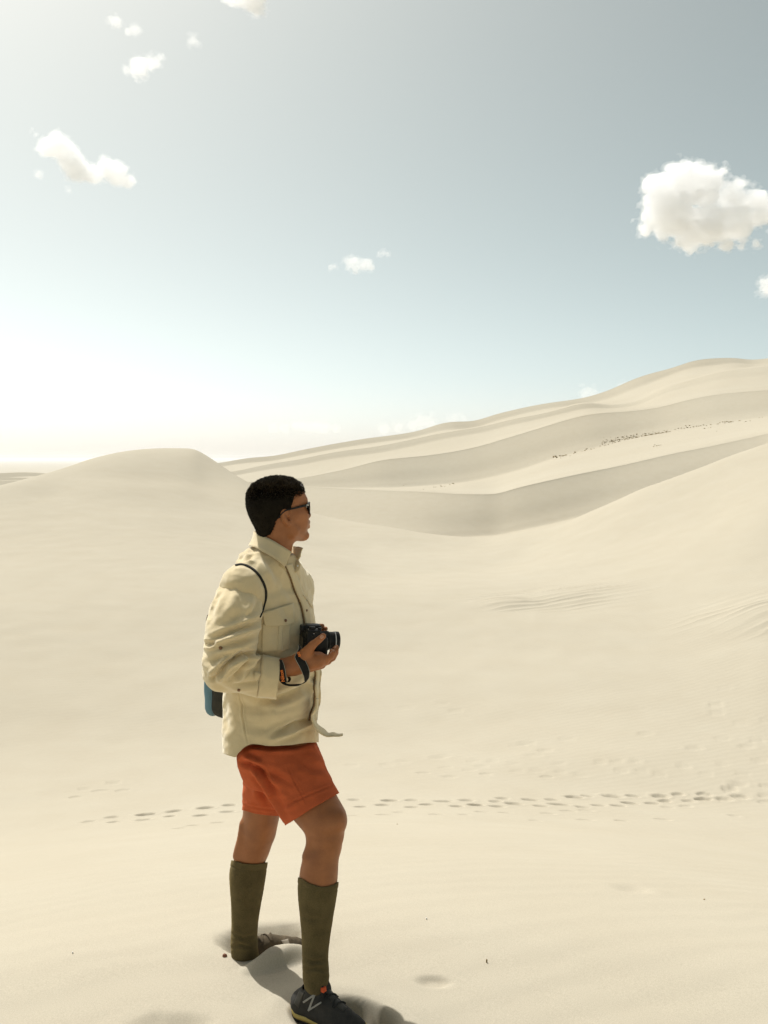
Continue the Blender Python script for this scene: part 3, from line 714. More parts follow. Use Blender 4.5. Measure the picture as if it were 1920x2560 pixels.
def pts(rows):
    """rows of (left px, right px, py, Y) -> centres and radii of a limb seen between those two edges"""
    rows = np.array(rows, float); t = np.linspace(0, 1, len(rows)); n = 4*len(rows)
    rows = pchip(t, rows, np.linspace(0, 1, n)[:, None].repeat(4, 1))
    for _ in range(3): rows[1:-1, :2] = 0.5*rows[1:-1, :2]+0.25*(rows[:-2, :2]+rows[2:, :2])
    C = [np.array(at((a+b)/2, y, Y)) for a, b, y, Y in rows]; r = [(b-a)/2*mpp(y, Y) for a, b, y, Y in rows]
    return C, r
def edge_r(C, r, grow=0.0, slope=True):
    out = []
    for i in range(len(C)):
        a, b = C[max(i-1, 0)], C[min(i+1, len(C)-1)]
        d = (b-a)/np.linalg.norm(b-a); out.append(r[i]*(math.sqrt(max(1-d[0]**2, 0.3)) if slope else 1)+grow)
    return out

YAW = R(-25)                                    # the chest is turned a little towards the lens
FW = (math.cos(YAW), math.sin(YAW)); SD = (-FW[1], FW[0])     # forward, and the hiker's left
HYAW, HPIT = R(32), R(4)
Fh = Vector((math.cos(HYAW)*math.cos(HPIT), math.sin(HYAW)*math.cos(HPIT), math.sin(HPIT)))
Lh = Vector((-math.sin(HYAW), math.cos(HYAW), 0)); Uh = Fh.cross(Lh).normalized()
HC = at(697, 1272, 2.90)
HR = np.array([[Fh[i], Lh[i], Uh[i]] for i in range(3)])
def H(x, y, z): return np.array(HC)+HR@np.array([x, y, z])

# limbs, as the outlines run
shinR = [(776, 853, 2112, 2.72), (753, 847, 2160, 2.715), (746, 843, 2215, 2.71), (750, 834, 2270, 2.705), (756, 825, 2330, 2.70), (758, 818, 2390, 2.695), (759, 821, 2440, 2.69)]
shinL = [(591, 676, 2118, 3.02), (580, 667, 2155, 3.03), (575, 662, 2195, 3.03), (580, 652, 2250, 3.03), (581, 642, 2315, 3.03), (579, 641, 2355, 3.03), (581, 645, 2395, 3.03)]

def leg_field(fl, grow=0.0, shins=(True, True), thighs=True):
    if thighs:
        fl.tube([np.array(at(712, 1890, 2.87)), np.array(at(755, 1965, 2.80)), np.array(at(783, 2010, 2.765)), np.array(at(811, 2050, 2.732)), np.array(at(813, 2080, 2.725)), np.array(at(814, 2112, 2.722))], [0.085, 0.082, 0.078, 0.0715, 0.061, 0.050], k=0.02)
        fl.tube([np.array(at(676, 1890, 2.95)), np.array(at(662, 1960, 2.965)), np.array(at(654, 2030, 2.995)), np.array(at(647, 2080, 3.01)), np.array(at(633, 2122, 3.02))], [0.080, 0.070, 0.064, 0.060, 0.055], k=0.02)
    for rows, on in ((shinR, shins[0]), (shinL, shins[1])):
        if on:
            C, r = pts(rows); fl.tube(C, [q-0.0045*min(1, max(0, (0.43-c[2])/0.05)) for c, q in zip(C, edge_r(C, r, grow))], k=0.015)

lo, hi = (-0.66, 2.42, -0.05), (0.02, 3.32, 1.78)
B = Field(lo, hi, 0.0034)
# trunk (under the clothes), neck
o0 = at(672, 1500, 2.90)
def zof(py, Y=2.9): return at(960, py, Y).z
trunk = [(zof(1880), 0.00, 0.0, 0.085, 0.125), (zof(1800), 0.0, 0, 0.090, 0.135), (zof(1700), 0.0, 0, 0.092, 0.140), (zof(1600), 0.0, 0, 0.098, 0.150), (zof(1520), -0.01, 0, 0.100, 0.160), (zof(1450), -0.01, 0, 0.070, 0.135), (zof(1420), -0.005, 0, 0.05, 0.09), (zof(1400), 0.0, 0, 0.045, 0.06)]
B.stack(o0, FW, trunk, 0.01)
B.tube([np.array(at(676, 1420, 2.90)), np.array(at(694, 1350, 2.895)), np.array(at(690, 1300, 2.89))], [0.058, 0.052, 0.055], 0.02)
leg_field(B)
# knee cap and the tendons behind the knee
B.ball(at(846, 2052, 2.70), (0.024, 0.030, 0.034), 0.02); B.ball(at(838, 2100, 2.705), (0.016, 0.02, 0.02), 0.02)
B.tube([np.array(at(770, 2060, 2.70)), np.array(at(778, 2100, 2.70)), np.array(at(766, 2140, 2.70))], [0.008, 0.010, 0.012], 0.02)
B.tube([np.array(at(606, 2060, 2.985)), np.array(at(600, 2105, 2.99)), np.array(at(592, 2140, 3.0))], [0.010, 0.012, 0.014], 0.02)
# feet inside the shoes
B.tube([np.array(at(776, 2490, 2.69)), np.array(at(790, 2510, 2.685)), np.array(at(812, 2535, 2.67))], [0.028, 0.018, 0.012], 0.02)
B.tube([np.array(at(612, 2395, 3.03)), np.array(at(640, 2412, 3.06)), np.array(at(670, 2408, 3.09))], [0.030, 0.020, 0.014], 0.02)
# upper arms and forearms inside the sleeves
B.tube([np.array(at(604, 1470, 2.73)), np.array(at(566, 1665, 2.67)), np.array(at(660, 1682, 2.70)), np.array(at(733, 1664, 2.705))], [0.045, 0.038, 0.038, 0.0275], 0.012)
B.tube([np.array(at(730, 1470, 3.05)), np.array(at(700, 1655, 3.10)), np.array(at(772, 1622, 2.93))], [0.045, 0.038, 0.027], 0.012)
# --- right hand: palm up under the camera, thumb on its near side
P_ = lambda x, y, Y: np.array(at(x, y, Y))
B.tube([P_(733, 1664, 2.705), P_(765, 1653, 2.695), P_(796, 1650, 2.695), P_(810, 1650, 2.70)], [0.0275, 0.0305, 0.026, 0.018], 0.012)
B.tube([P_(740, 1668, 2.715), P_(775, 1662, 2.73), P_(803, 1660, 2.735)], [0.024, 0.023, 0.016], 0.012)
B.tube([P_(745, 1650, 2.695), P_(768, 1630, 2.680), P_(782, 1612, 2.668)], [0.020, 0.0175, 0.0125], 0.010)
B.tube([P_(782, 1612, 2.668), P_(797, 1600, 2.664), P_(808, 1590, 2.668)], [0.0120, 0.0108, 0.0092], 0.004)
B.tube([P_(806, 1651, 2.70), P_(826, 1642, 2.695), P_(834, 1633, 2.70), P_(829, 1628, 2.712)], [0.0125, 0.0100, 0.0088, 0.0078], 0.004)
B.tube([P_(812, 1650, 2.725), P_(833, 1638, 2.722), P_(840, 1626, 2.724), P_(841, 1618, 2.732)], [0.0120, 0.0098, 0.0090, 0.0082], 0.004)
B.tube([P_(810, 1655, 2.75), P_(832, 1646, 2.755), P_(840, 1632, 2.762), P_(836, 1622, 2.772)], [0.0115, 0.0094, 0.0086, 0.0078], 0.004)
B.tube([P_(803, 1660, 2.765), P_(822, 1655, 2.775), P_(830, 1643, 2.785), P_(826, 1634, 2.795)], [0.0105, 0.0084, 0.0078, 0.0070], 0.004)
# --- left hand: over the far end of the camera
B.tube([P_(772, 1622, 2.93), P_(782, 1605, 2.90), P_(788, 1590, 2.885)], [0.027, 0.028, 0.022], 0.012)
for x, y, Y, x2, y2, Y2, x3, y3, Y3 in ((790, 1578, 2.885, 799, 1566, 2.865, 806, 1565, 2.835), (796, 1586, 2.89, 808, 1573, 2.88, 814, 1572, 2.855), (797, 1597, 2.895, 812, 1586, 2.89, 818, 1584, 2.87), (795, 1606, 2.90, 810, 1600, 2.90, 816, 1598, 2.882)):
    B.tube([P_(x, y, Y), P_(x2, y2, Y2), P_(x3, y3, Y3)], [0.0105, 0.0092, 0.0078], 0.004)
B.tube([P_(778, 1595, 2.88), P_(772, 1582, 2.865), P_(770, 1574, 2.85)], [0.0135, 0.011, 0.009], 0.004)
# --- head
hb = lambda c, r, k=0.01, op='add': B.ball(H(*c), r, k, op, HR)
hc = lambda a, b, ra, rb, k=0.008, op='add', flat=None: B.cone(H(*a), H(*b), ra, rb, k, op, flat)
hb((-0.010, 0, 0.022), (0.086, 0.073, 0.076), 0.01)
hb((0.035, 0, -0.015), (0.056, 0.064, 0.085), 0.03)
for s in (-1, 1):
    hc((0.005, s*0.056, -0.045), (0.020, s*0.050, -0.072), 0.016, 0.017, 0.02)      # angle of the jaw
    hc((0.020, s*0.050, -0.072), (0.076, s*0.016, -0.095), 0.015, 0.015, 0.02)      # jaw line
    hc((0.030, s*0.058, -0.020), (0.064, s*0.042, -0.024), 0.014, 0.016, 0.02)      # cheekbone
    hb((0.056, s*0.030, -0.050), (0.030, 0.026, 0.030), 0.02)                      # cheek
hb((0.082, 0, -0.098), (0.018, 0.022, 0.016), 0.015)                               # chin
hc((0.072, -0.032, 0.018), (0.072, 0.032, 0.018), 0.017, 0.017, 0.015)             # brow
hb((0.021, 0, 0.042), (0.060, 0.064, 0.046), 0.03)                                 # forehead
hb((0.079, 0, -0.058), (0.022, 0.030, 0.022), 0.015)                               # muzzle
hc((0.086, 0, 0.006), (0.106, 0, -0.032), 0.0080, 0.0095, 0.010)                   # nose
for s in (-1, 1): hb((0.095, s*0.0125, -0.036), (0.011, 0.008, 0.008), 0.005)
for s in (-1, 1):
    hb((0.088, s*0.031, -0.002), (0.012, 0.018, 0.012), 0.012, 'sub')              # eye sockets
    hb((0.072, s*0.031, -0.001), (0.0125, 0.0125, 0.0125), 0.002)                  # eyeballs
hc((0.094, -0.020, -0.057), (0.103, 0, -0.054), 0.0055, 0.0072, 0.005); hc((0.103, 0, -0.054), (0.094, 0.020, -0.057), 0.0072, 0.0055, 0.005)
hc((0.092, -0.018, -0.068), (0.101, 0, -0.069), 0.0058, 0.0078, 0.005); hc((0.101, 0, -0.069), (0.092, 0.018, -0.068), 0.0078, 0.0058, 0.005)
hc((0.100, -0.024, -0.0615), (0.1085, 0, -0.0615), 0.0016, 0.0016, 0.002, 'sub'); hc((0.1085, 0, -0.0615), (0.100, 0.024, -0.0615), 0.0016, 0.0016, 0.002, 'sub')
hc((0.010, 0, -0.088), (0.060, 0, -0.092), 0.030, 0.016, 0.02)                     # underside of the jaw
# ears: shell, hollow, canal, lobe
for s in (-1, 1):
    t = R(-14); er = HR@np.array([[math.cos(t), 0, math.sin(t)], [0, 1, 0], [-math.sin(t), 0, math.cos(t)]])
    c = (-0.012, s*0.071, -0.020)
    B.ball(H(*c), (0.0165, 0.0105, 0.0285), 0.004, 'add', er)
    B.ball(H(-0.0095, s*0.083, -0.012), (0.0115, 0.0078, 0.0175), 0.002, 'sub', er)
    B.ball(H(-0.0025, s*0.079, -0.028), (0.0065, 0.0125, 0.0090), 0.002, 'sub', er)
    B.ball(H(-0.005, s*0.0735, -0.045), (0.0085, 0.0060, 0.0085), 0.004, 'add', er)
V, F = B.mesh(); V0 = relax(V, F, 1, 0.35); V1 = relax(V, F, 10); V = np.where(V[:, 2:3] < 0.78, V1, V0)
person = empty('person', (float(at(700, 2400, 2.84).x), 2.84, 0.0))
tag(person, 'young man in khaki shirt and orange shorts standing on the dune, holding a camera', 'person')
body = mesh_np('body', V, F, SKIN); adopt(person, body)
tBODY = BVHTree.FromPolygons([tuple(v) for v in V], [tuple(f) for f in F])
NAIL = mat('finger_nail', (0.50, 0.26, 0.16), 0.3, 0.5, 0.05, 50)
for px, py, r_, an in ((804.5, 1592.5, 0.0058, 35), (826.5, 1631.5, 0.0048, -20), (838, 1618, 0.0042, 60)):
    h = tBODY.ray_cast(Vector((0, 0, EYE)), ray(px, py).normalized())
    if h[0] is None: continue
    q = Matrix.Translation(h[0]) @ h[1].to_track_quat('Z', 'Y').to_matrix().to_4x4() @ Matrix.Rotation(R(an), 4, 'Z')
    bm = bmesh.new(); bmesh.ops.create_uvsphere(bm, u_segments=14, v_segments=8, radius=1)
    for v in bm.verts: v.co = q @ Vector((v.co.x*r_*1.2, v.co.y*r_*0.85, v.co.z*0.0012))
    nl = bm_obj('nail', bm, NAIL); adopt(person, nl)

# --- hair: a cap grown out of the scalp, then strands
hlo = np.array(HC)-0.17; hhi = np.array(HC)+0.17
Hf = Field(hlo, hhi, 0.0030)
def hh(c, r, k=0.01, op='add'): Hf.ball(H(*c), r, k, op, HR)
hh((-0.012, 0, 0.025), (0.0915, 0.0775, 0.0755), 0.01)
hh((0.017, 0, 0.047), (0.070, 0.068, 0.046), 0.02)
hh((-0.039, 0, 0.020), (0.064, 0.069, 0.068), 0.02)
hh((-0.044, 0, -0.032), (0.042, 0.055, 0.056), 0.03)          # back of the head down to the nape
hh((-0.034, 0, -0.080), (0.038, 0.050, 0.044), 0.02)
Vh, Fh_ = Hf.mesh()
def loc(V): return (np.asarray(V)-np.array(HC)[None, :])@HR
def hairline(V):
    p = loc(V); x, y, z = p[:, 0], np.abs(p[:, 1]), p[:, 2]
    # positive = skin.  front edge, temple, sideburn, round the ear, down to the nape
    edge = curve1([(-0.14, -0.095), (-0.088, -0.074), (-0.071, -0.054), (-0.048, -0.046), (-0.030, -0.040), (-0.024, -0.034), (-0.017, 0.012), (0.0, 0.020), (0.010, 0.022), (0.019, 0.042), (0.037, 0.064), (0.050, 0.086), (0.058, 0.12), (0.14, 0.2)], z)
    return x-edge+0.004*vnoise(V[:, 0]*240, V[:, 1]*240, V[:, 2]*240, 4)
Vh, Fh_ = trim(Vh, Fh_, hairline)
Nh = vnormals(Vh, Fh_)
ph = loc(Vh)
# clipped short at the sides and nape, longer on top
Vh = Vh+Nh*(0.0012*vnoise(Vh[:, 0]*230, Vh[:, 1]*230, Vh[:, 2]*230, 5)*np.clip((ph[:, 2]-0.0)/0.04, 0.15, 1))[:, None]
hair = mesh_np('hair', Vh, Fh_, HAIR); thick(hair, 0.006); adopt(person, hair)
tri = Vh[Fh_]; area = np.linalg.norm(np.cross(tri[:, 1]-tri[:, 0], tri[:, 2]-tri[:, 0]), axis=1)
pick = rng.choice(len(tri), 34000, p=area/area.sum())
w = rng.dirichlet((1, 1, 1), len(pick)); root = (tri[pick]*w[:, :, None]).sum(1)
nn = Nh[Fh_[pick]].mean(1); q = loc(root)
top_ = np.clip((q[:, 2]-0.030)/0.045, 0, 1)
keep = rng.random(len(pick)) < 0.30+0.7*top_
root, nn, q, top_ = root[keep], nn[keep], q[keep], top_[keep]
L_ = 0.0022+0.0080*top_*rng.uniform(0.6, 1.15, len(root))
fwd = np.array(Fh)[None, :]; up = np.array(Uh)[None, :]
L_ = L_*(1+0.35*vnoise(root[:, 0]*75, root[:, 1]*75, root[:, 2]*75, 3))
d = nn+0.35*fwd*top_[:, None]-0.5*up*(1-top_)[:, None]+rng.normal(0, 0.16, root.shape); d /= np.linalg.norm(d, axis=1, keepdims=True)
sdv = np.cross(d, rng.normal(0, 1, root.shape)); sdv /= np.linalg.norm(sdv, axis=1, keepdims=True)
wd = (0.0006+0.0004*top_)[:, None]
base = root-nn*0.001; tipv = root+d*L_[:, None]; midv = root+(d*0.55+nn*0.1)*L_[:, None]
n = len(root)
VV = np.concatenate([base-sdv*wd, base+sdv*wd, midv+sdv*wd*0.8, midv-sdv*wd*0.8, tipv])
i = np.arange(n)
TT = np.concatenate([np.stack([i, i+n, i+2*n], -1), np.stack([i, i+2*n, i+3*n], -1), np.stack([i+3*n, i+2*n, i+4*n], -1)])
strands = mesh_np('hair_strands', VV, TT, HAIR); strands.data.materials.append(HAIR_LIT); strands.data.polygons.foreach_set('material_index', np.tile((rng.random(n) < top_*0.8).astype(np.int32), 3)); tag(strands, kind='stuff'); adopt(person, strands)  # most strands on top take the lighter, sunlit colour

# ------------------------------------------------------------------ clothes
def seg_dist(px, py, poly):
    """distance in photo pixels to a polyline and how far along it (0..1) the nearest point lies"""
    P = np.array(poly, float); best = np.full(px.shape, 1e9); tt = np.zeros(px.shape)
    for i in range(len(P)-1):
        a, b = P[i], P[i+1]; ab = b-a; L2 = max(ab@ab, 1e-9)
        t = np.clip(((px-a[0])*ab[0]+(py-a[1])*ab[1])/L2, 0, 1)
        d = np.hypot(px-a[0]-t*ab[0], py-a[1]-t*ab[1]); m = d < best
        best = np.where(m, d, best); tt = np.where(m, (i+t)/(len(P)-1), tt)
    return best, tt
def crease(V, F, lines, side=True):
    """press folds into the cloth: (polyline, depth in mm, half width in px)"""
    N = vnormals(V, F); px, py = project(V)
    view = np.array([0, 0, EYE])[None, :]-V; view /= np.linalg.norm(view, axis=1, keepdims=True)
    face = np.clip(((N*view).sum(1)+0.15)/0.4, 0, 1) if side else 1
    D = np.zeros(len(V))
    for poly, mm, w in lines:
        d, t = seg_dist(px, py, poly)
        D += 2.0*mm*0.001*(np.exp(-(d/(w*0.8))**2)-0.55*np.exp(-((d-1.7*w)/(w*0.9))**2))*np.sin(np.pi*np.clip(t*0.9+0.05, 0, 1))**0.6
    return V+N*(D*face)[:, None]
def rumple(V, F, amp, scale, seed, stretch=(1, 1, 1)):
    N = vnormals(V, F); s = np.array(stretch)*scale
    a = vnoise(V[:, 0]*s[0], V[:, 1]*s[1], V[:, 2]*s[2], seed); b = vnoise(V[:, 0]*s[0]*2.3, V[:, 1]*s[1]*2.3, V[:, 2]*s[2]*2.3, seed+5)
    return V+N*(amp*(0.7*(1-2*np.abs(a))+0.5*b))[:, None]
def z2(L): return [(480+x*0.2713, 1480+y*0.2713) for x, y in L]
def z1(L): return [(480+x*0.2411, 1150+y*0.2411) for x, y in L]
def z3(L): return [(480+x*0.3134, 1880+y*0.3134) for x, y in L]
def z4(L): return [(660+x*0.1326, 1520+y*0.1326) for x, y in L]
def z5(L): return [(580+x*0.1326, 1160+y*0.1326) for x, y in L]
def bvh_of(V, F): return BVHTree.FromPolygons([tuple(v) for v in V], [tuple(f) for f in F])
def cast(trees, px, py):
    o = Vector((0, 0, EYE)); d = ray(px, py).normalized(); best = None
    for t in trees:
        h = t.ray_cast(o, d)
        if h[0] is not None and (best is None or h[3] < best[2]):
            n = h[1] if h[1].dot(d) < 0 else -h[1]; best = (h[0], n, h[3])
    return best
def resample(poly, n):
    P = np.array(poly, float); L = np.concatenate([[0], np.cumsum(np.linalg.norm(np.diff(P, axis=0), axis=1))])
    t = np.linspace(0, L[-1], n); return np.stack([np.interp(t, L, P[:, k]) for k in range(P.shape[1])], -1)
def grid_faces(n, m):
    i, j = np.meshgrid(np.arange(n-1), np.arange(m-1), indexing='ij'); q = (i*m+j).ravel()
    return np.stack([q, q+1, q+m+1, q+m], -1)
def patch(name, A, Bp, trees, m, parent, off=0.003, th=0.002, n=24, k=8, sm=1):
    """a piece of cloth or print laid on a surface, between two edges given in photo pixels"""
    A, Bp = resample(A, n), resample(Bp, n); G = []; prev = None
    hits = []
    for i in range(n):
        for j in range(k):
            p = A[i]+(Bp[i]-A[i])*j/(k-1); h = cast(trees, p[0], p[1]); hits.append((p, h))
    ys = [h[0].y for _, h in hits if h]
    ym_ = float(np.median(ys)) if ys else 2.75
    last = ym_
    for p, h in hits:
        if h and abs(h[0].y-ym_) < 0.16: q = h[0]+h[1]*off; last = h[0].y
        else: q = at(p[0], p[1], last-off)
        G.append(np.array(q))
    G = np.array(G).reshape(n, k, 3)
    for _ in range(sm):
        S = G.copy(); S[1:-1] = 0.5*G[1:-1]+0.25*(G[:-2]+G[2:]); G = S
        S = G.copy(); S[:, 1:-1] = 0.5*G[:, 1:-1]+0.25*(G[:, :-2]+G[:, 2:]); G = S
    o = mesh_np(name, G.reshape(-1, 3), grid_faces(n, k), m)
    # face the lens
    V_ = G.reshape(-1, 3); nn = np.cross(V_[k]-V_[0], V_[1]-V_[0])
    thick(o, th, 0.0); o.parent = parent
    return o
def strip(name, A, Bp, m, n=40, k=6, th=0.002, bulge=0.0):
    """cloth between two edges given as points in space"""
    def sm(P):
        P = np.array([np.array(p) for p in P]); t = np.linspace(0, 1, len(P)); return pchip(t, P, np.linspace(0, 1, n)[:, None].repeat(3, 1))
    A, Bp = sm(A), sm(Bp); w = np.linspace(0, 1, k)[None, :, None]
    G = A[:, None, :]*(1-w)+Bp[:, None, :]*w
    if bulge:
        nn = np.cross(np.gradient(A, axis=0), Bp-A); nn /= np.maximum(np.linalg.norm(nn, axis=1, keepdims=True), 1e-9)
        G = G+nn[:, None, :]*(bulge*np.sin(np.pi*w))
    o = mesh_np(name, G.reshape(-1, 3), grid_faces(n, k), m)
    thick(o, th, 0.0); return o
def join(parts):
    V, F, k = [], [], 0
    for v, f in parts:
        if f.shape[1] == 4: f = np.concatenate([f[:, [0, 1, 2]], f[:, [0, 2, 3]]])
        V.append(v); F.append(f+k); k += len(v)
    return np.concatenate(V), np.concatenate(F)

# --- shirt: trunk
cs, sn = math.cos(YAW), abs(math.sin(YAW))
rows_ = []
for py, xl, xr, a in [(1388, 632, 733, .072), (1402, 616, 742, .105), (1420, 600, 750, .135), (1444, 582, 755, .165), (1480, 566, 764, .183), (1530, 562, 778, .19), (1600, 562, 788, .186), (1680, 568, 794, .180), (1740, 570, 793, .186), (1800, 568, 786, .196), (1840, 571, 792, .204), (1880, 579, 792, .210), (1915, 580, 792, .210)]:
    c = at((xl+xr)/2, py, 2.90); Wd = 0.955*(xr-xl)/2*mpp(py, 2.90)
    v_ = -(a-0.18)*0.9 if py > 1700 else 0.0; u = (c.x-o0.x-v_*SD[0])/cs; bdep = math.sqrt(max(Wd**2-(a*sn)**2, 0.05**2))/cs
    # keep the trunk upright in depth while it is centred on what is seen
    rows_.append((c.z, u, v_, bdep, a))
S = Field((-0.60, 2.55, 0.55), (-0.12, 3.22, 1.66), 0.0036)
S.stack(o0, FW, rows_, 0.01, 2.25)
S.tube([P_(655, 1408, 2.87), P_(606, 1462, 2.745)], [0.048, 0.064], 0.03)
S.tube([P_(690, 1412, 2.94), P_(734, 1466, 3.05)], [0.048, 0.066], 0.03)
n_ = Vector((-0.20, -0.36, 0.91)).normalized(); a1 = Vector((FW[0], FW[1], 0)); a1 = (a1-n_*a1.dot(n_)).normalized(); a2 = n_.cross(a1)
S.ball(at(608, 1444, 2.765), (0.066, 0.078, 0.032), 0.008, 'add', [[a1[i], a2[i], n_[i]] for i in range(3)])
S.ball(at(640, 1398, 2.86), (0.060, 0.080, 0.026), 0.010, 'add', [[a1[i], a2[i], n_[i]] for i in range(3)])
V, F = S.mesh(); V = relax(V, F, 1)
V = rumple(V, F, 0.0050, 9, 31, (1, 1, 0.8)); V = rumple(V, F, 0.0024, 24, 37)
V = crease(V, F, [
    (z2([(600, 985), (760, 985), (900, 945), (1030, 880), (1110, 800)]), -9, 11), (z2([(560, 1120), (760, 1130), (900, 1100), (1060, 1040)]), 4, 16), (z2([(420, 1040), (560, 1060), (700, 1060)]), -4, 14),
    (z2([(740, 1320), (850, 1265), (960, 1215), (1090, 1170)]), -6, 7), (z2([(720, 1370), (860, 1310), (1000, 1250), (1100, 1215)]), 5, 8), (z2([(560, 1250), (680, 1270), (800, 1240)]), -3, 12),
    (z2([(320, 1010), (300, 1120), (330, 1260)]), -3, 10), (z2([(435, 925), (455, 1050), (470, 1150), (490, 1280), (515, 1395)]), -2.2, 2.2),
    (z1([(760, 1000), (860, 1130), (960, 1290), (1010, 1400)]), -3, 10), (z1([(700, 1060), (790, 1200), (830, 1330)]), 3, 10), (z1([(800, 1380), (950, 1330), (1080, 1330)]), -2.5, 12),
    (z1([(600, 930), (560, 980), (470, 1010)]), 3, 8), (z1([(640, 960), (560, 1030), (450, 1060)]), -3.5, 7), (z1([(420, 1060), (520, 1050), (640, 1060)]), 4, 6),
    (z1([(900, 1460), (980, 1640), (1060, 1700)]), -2, 10), (z1([(720, 1980), (900, 2040), (1050, 1900)]), -4, 12), (z1([(620, 1960), (700, 2020), (790, 2030)]), -6, 7),
    (z2([(1040, 780), (1100, 840), (1130, 940)]), 4, 9), (z2([(900, 640), (1000, 610)]), -3, 10)])
hem = [(540, 1875), (575, 1890), (588, 1893), (594, 1884), (600, 1878), (610, 1868), (632, 1860), (654, 1862), (675, 1865), (724, 1862.5), (768, 1857), (788, 1856), (820, 1854)]
def hemf(V):
    px, py = project(V); return (py-curve1(hem, px))*0.001
V, F = trim(V, F, hemf)
nk = np.array(at(690, 1366, 2.895))
V, F = trim(V, F, lambda V: 0.050-np.sqrt(((V-nk[None, :])*np.array([1, 1, 0.5]))**2 @ np.ones(3)))
tSH = bvh_of(V, F)
shirt = mesh_np('shirt', V, F, CLOTH); thick(shirt, 0.0025); adopt(person, shirt)
# --- sleeves
def sleeve_mesh(path, rad, cut, h, folds, seed):
    a = np.min(np.array(path), 0)-0.12; b = np.max(np.array(path), 0)+0.12
    fl = Field(a, b, h); fl.tube(path, rad, k=0.018)
    v, f = fl.mesh(); v = relax(v, f, 2)
    v = rumple(v, f, 0.0040, 11, seed, (1, 1, 0.7)); v = rumple(v, f, 0.0018, 28, seed+3)
    v = crease(v, f, folds)
    return trim(v, f, cut)
sl_folds = [
    (z2([(590, 560), (470, 572), (330, 650), (200, 790)]), -15, 7), (z2([(480, 560), (400, 640), (310, 720)]), 6, 5), (z2([(545, 560), (500, 640), (430, 740), (360, 800)]), -9, 6), (z2([(440, 585), (350, 680), (260, 760)]), -5, 4.5), (z2([(580, 575), (560, 660), (520, 760)]), 4, 7),
    (z2([(625, 270), (540, 300), (420, 345), (300, 390), (180, 440)]), -6, 8), (z2([(610, 330), (500, 370), (360, 420), (220, 470)]), 5, 9), (z2([(580, 500), (440, 540), (300, 600), (160, 650)]), -5, 9), (z2([(560, 470), (430, 510), (280, 560)]), 5, 9),
    (z2([(120, 470), (170, 480), (210, 470)]), -7, 6), (z2([(110, 640), (200, 740), (330, 830), (480, 860)]), 4, 12), (z2([(300, 800), (420, 850), (560, 840), (640, 810)]), -5, 8), (z2([(430, 740), (520, 720), (610, 690)]), -3, 8),
    (z1([(560, 1560), (480, 1620), (380, 1680)]), -3, 12), (z1([(330, 1300), (250, 1420), (200, 1560), (190, 1700)]), -3, 9), (z1([(280, 1290), (210, 1400), (175, 1500)]), 2, 8), (z1([(470, 1300), (420, 1500), (330, 1620)]), 3, 14),
    (z1([(690, 1440), (650, 1560), (560, 1640)]), -4, 8), (z2([(640, 640), (632, 780), (605, 960)]), -3.0, 2.2)]
path = [P_(596, 1497, 2.745), P_(588, 1538, 2.705), P_(578, 1600, 2.675), P_(571, 1650, 2.665), P_(560, 1676, 2.667), P_(600, 1682, 2.68), P_(640, 1688, 2.70), P_(676, 1694, 2.712), P_(722, 1700, 2.72)]
cuff = [(1600, 706), (1630, 703), (1650, 701), (1697, 698), (1740, 692), (1770, 688)]
def cuff_cut(V):
    px, py = project(V); return np.where(py > 1560, (px-curve1(cuff, py))*0.001, -1.0)
Vs, Fs = sleeve_mesh(path, [0.070, 0.080, 0.080, 0.078, 0.064, 0.058, 0.061, 0.062, 0.063], cuff_cut, 0.0030, sl_folds, 51)
tSL = bvh_of(Vs, Fs)
sleeve = mesh_np('sleeve', Vs, Fs, CLOTH); thick(sleeve, 0.0025); sleeve.parent = shirt
path2 = [P_(733, 1486, 3.045), P_(716, 1560, 3.09), P_(704, 1640, 3.10), P_(738, 1648, 3.02), P_(762, 1632, 2.955), P_(775, 1620, 2.92)]
cutp = np.array(P_(764, 1630, 2.95)); cutd = np.array(P_(775, 1620, 2.92))-np.array(P_(738, 1648, 3.02)); cutd /= np.linalg.norm(cutd)
Vl, Fl = sleeve_mesh(path2, [0.070, 0.066, 0.060, 0.054, 0.048, 0.048], lambda V: np.where(V[:, 1] < 3.0, (V-cutp[None, :])@cutd, -1.0), 0.005, [], 61)
sl2 = mesh_np('sleeve', Vl, Fl, CLOTH); thick(sl2, 0.0025); sl2.parent = shirt
TT_ = [tSH, tSL]
# --- collar, placket, pockets, tabs
near_top = [at(668, 1350, 3.0), at(648, 1334, 2.975), at(635, 1328, 2.925), at(652, 1337, 2.862), at(680, 1350, 2.836), at(705, 1365, 2.826), at(729.5, 1380, 2.832)]
near_bot = [at(655, 1366, 3.01), at(634, 1362, 2.99), at(621, 1364, 2.925), at(634, 1367, 2.845), at(661, 1381, 2.806), at(690, 1398, 2.796), at(713, 1416, 2.806)]
col = strip('collar', near_top, near_bot, CLOTH, 44, 7, 0.003, 0.004); col.parent = shirt
stand_top = [at(640, 1334, 2.93), at(656, 1342, 2.868), at(682, 1356, 2.848), at(706, 1370, 2.842), at(724, 1384, 2.85)]
stand_bot = [at(634, 1366, 2.93), at(648, 1380, 2.845), at(674, 1400, 2.815), at(698, 1414, 2.81), at(716, 1426, 2.825)]
cst = strip('collar_stand', stand_top, stand_bot, CLOTH_IN, 30, 5, 0.002); cst.parent = shirt
far_top = [at(690, 1352, 3.005), at(718, 1360, 2.985), at(737, 1366, 2.945), at(748, 1367, 2.92), at(757.5, 1370, 2.905)]
far_bot = [at(690, 1385, 3.02), at(720, 1396, 2.99), at(736, 1404, 2.94), at(743, 1402, 2.91), at(751, 1392, 2.895)]
fc = strip('collar', far_top, far_bot, CLOTH, 30, 6, 0.003, -0.003); fc.parent = shirt
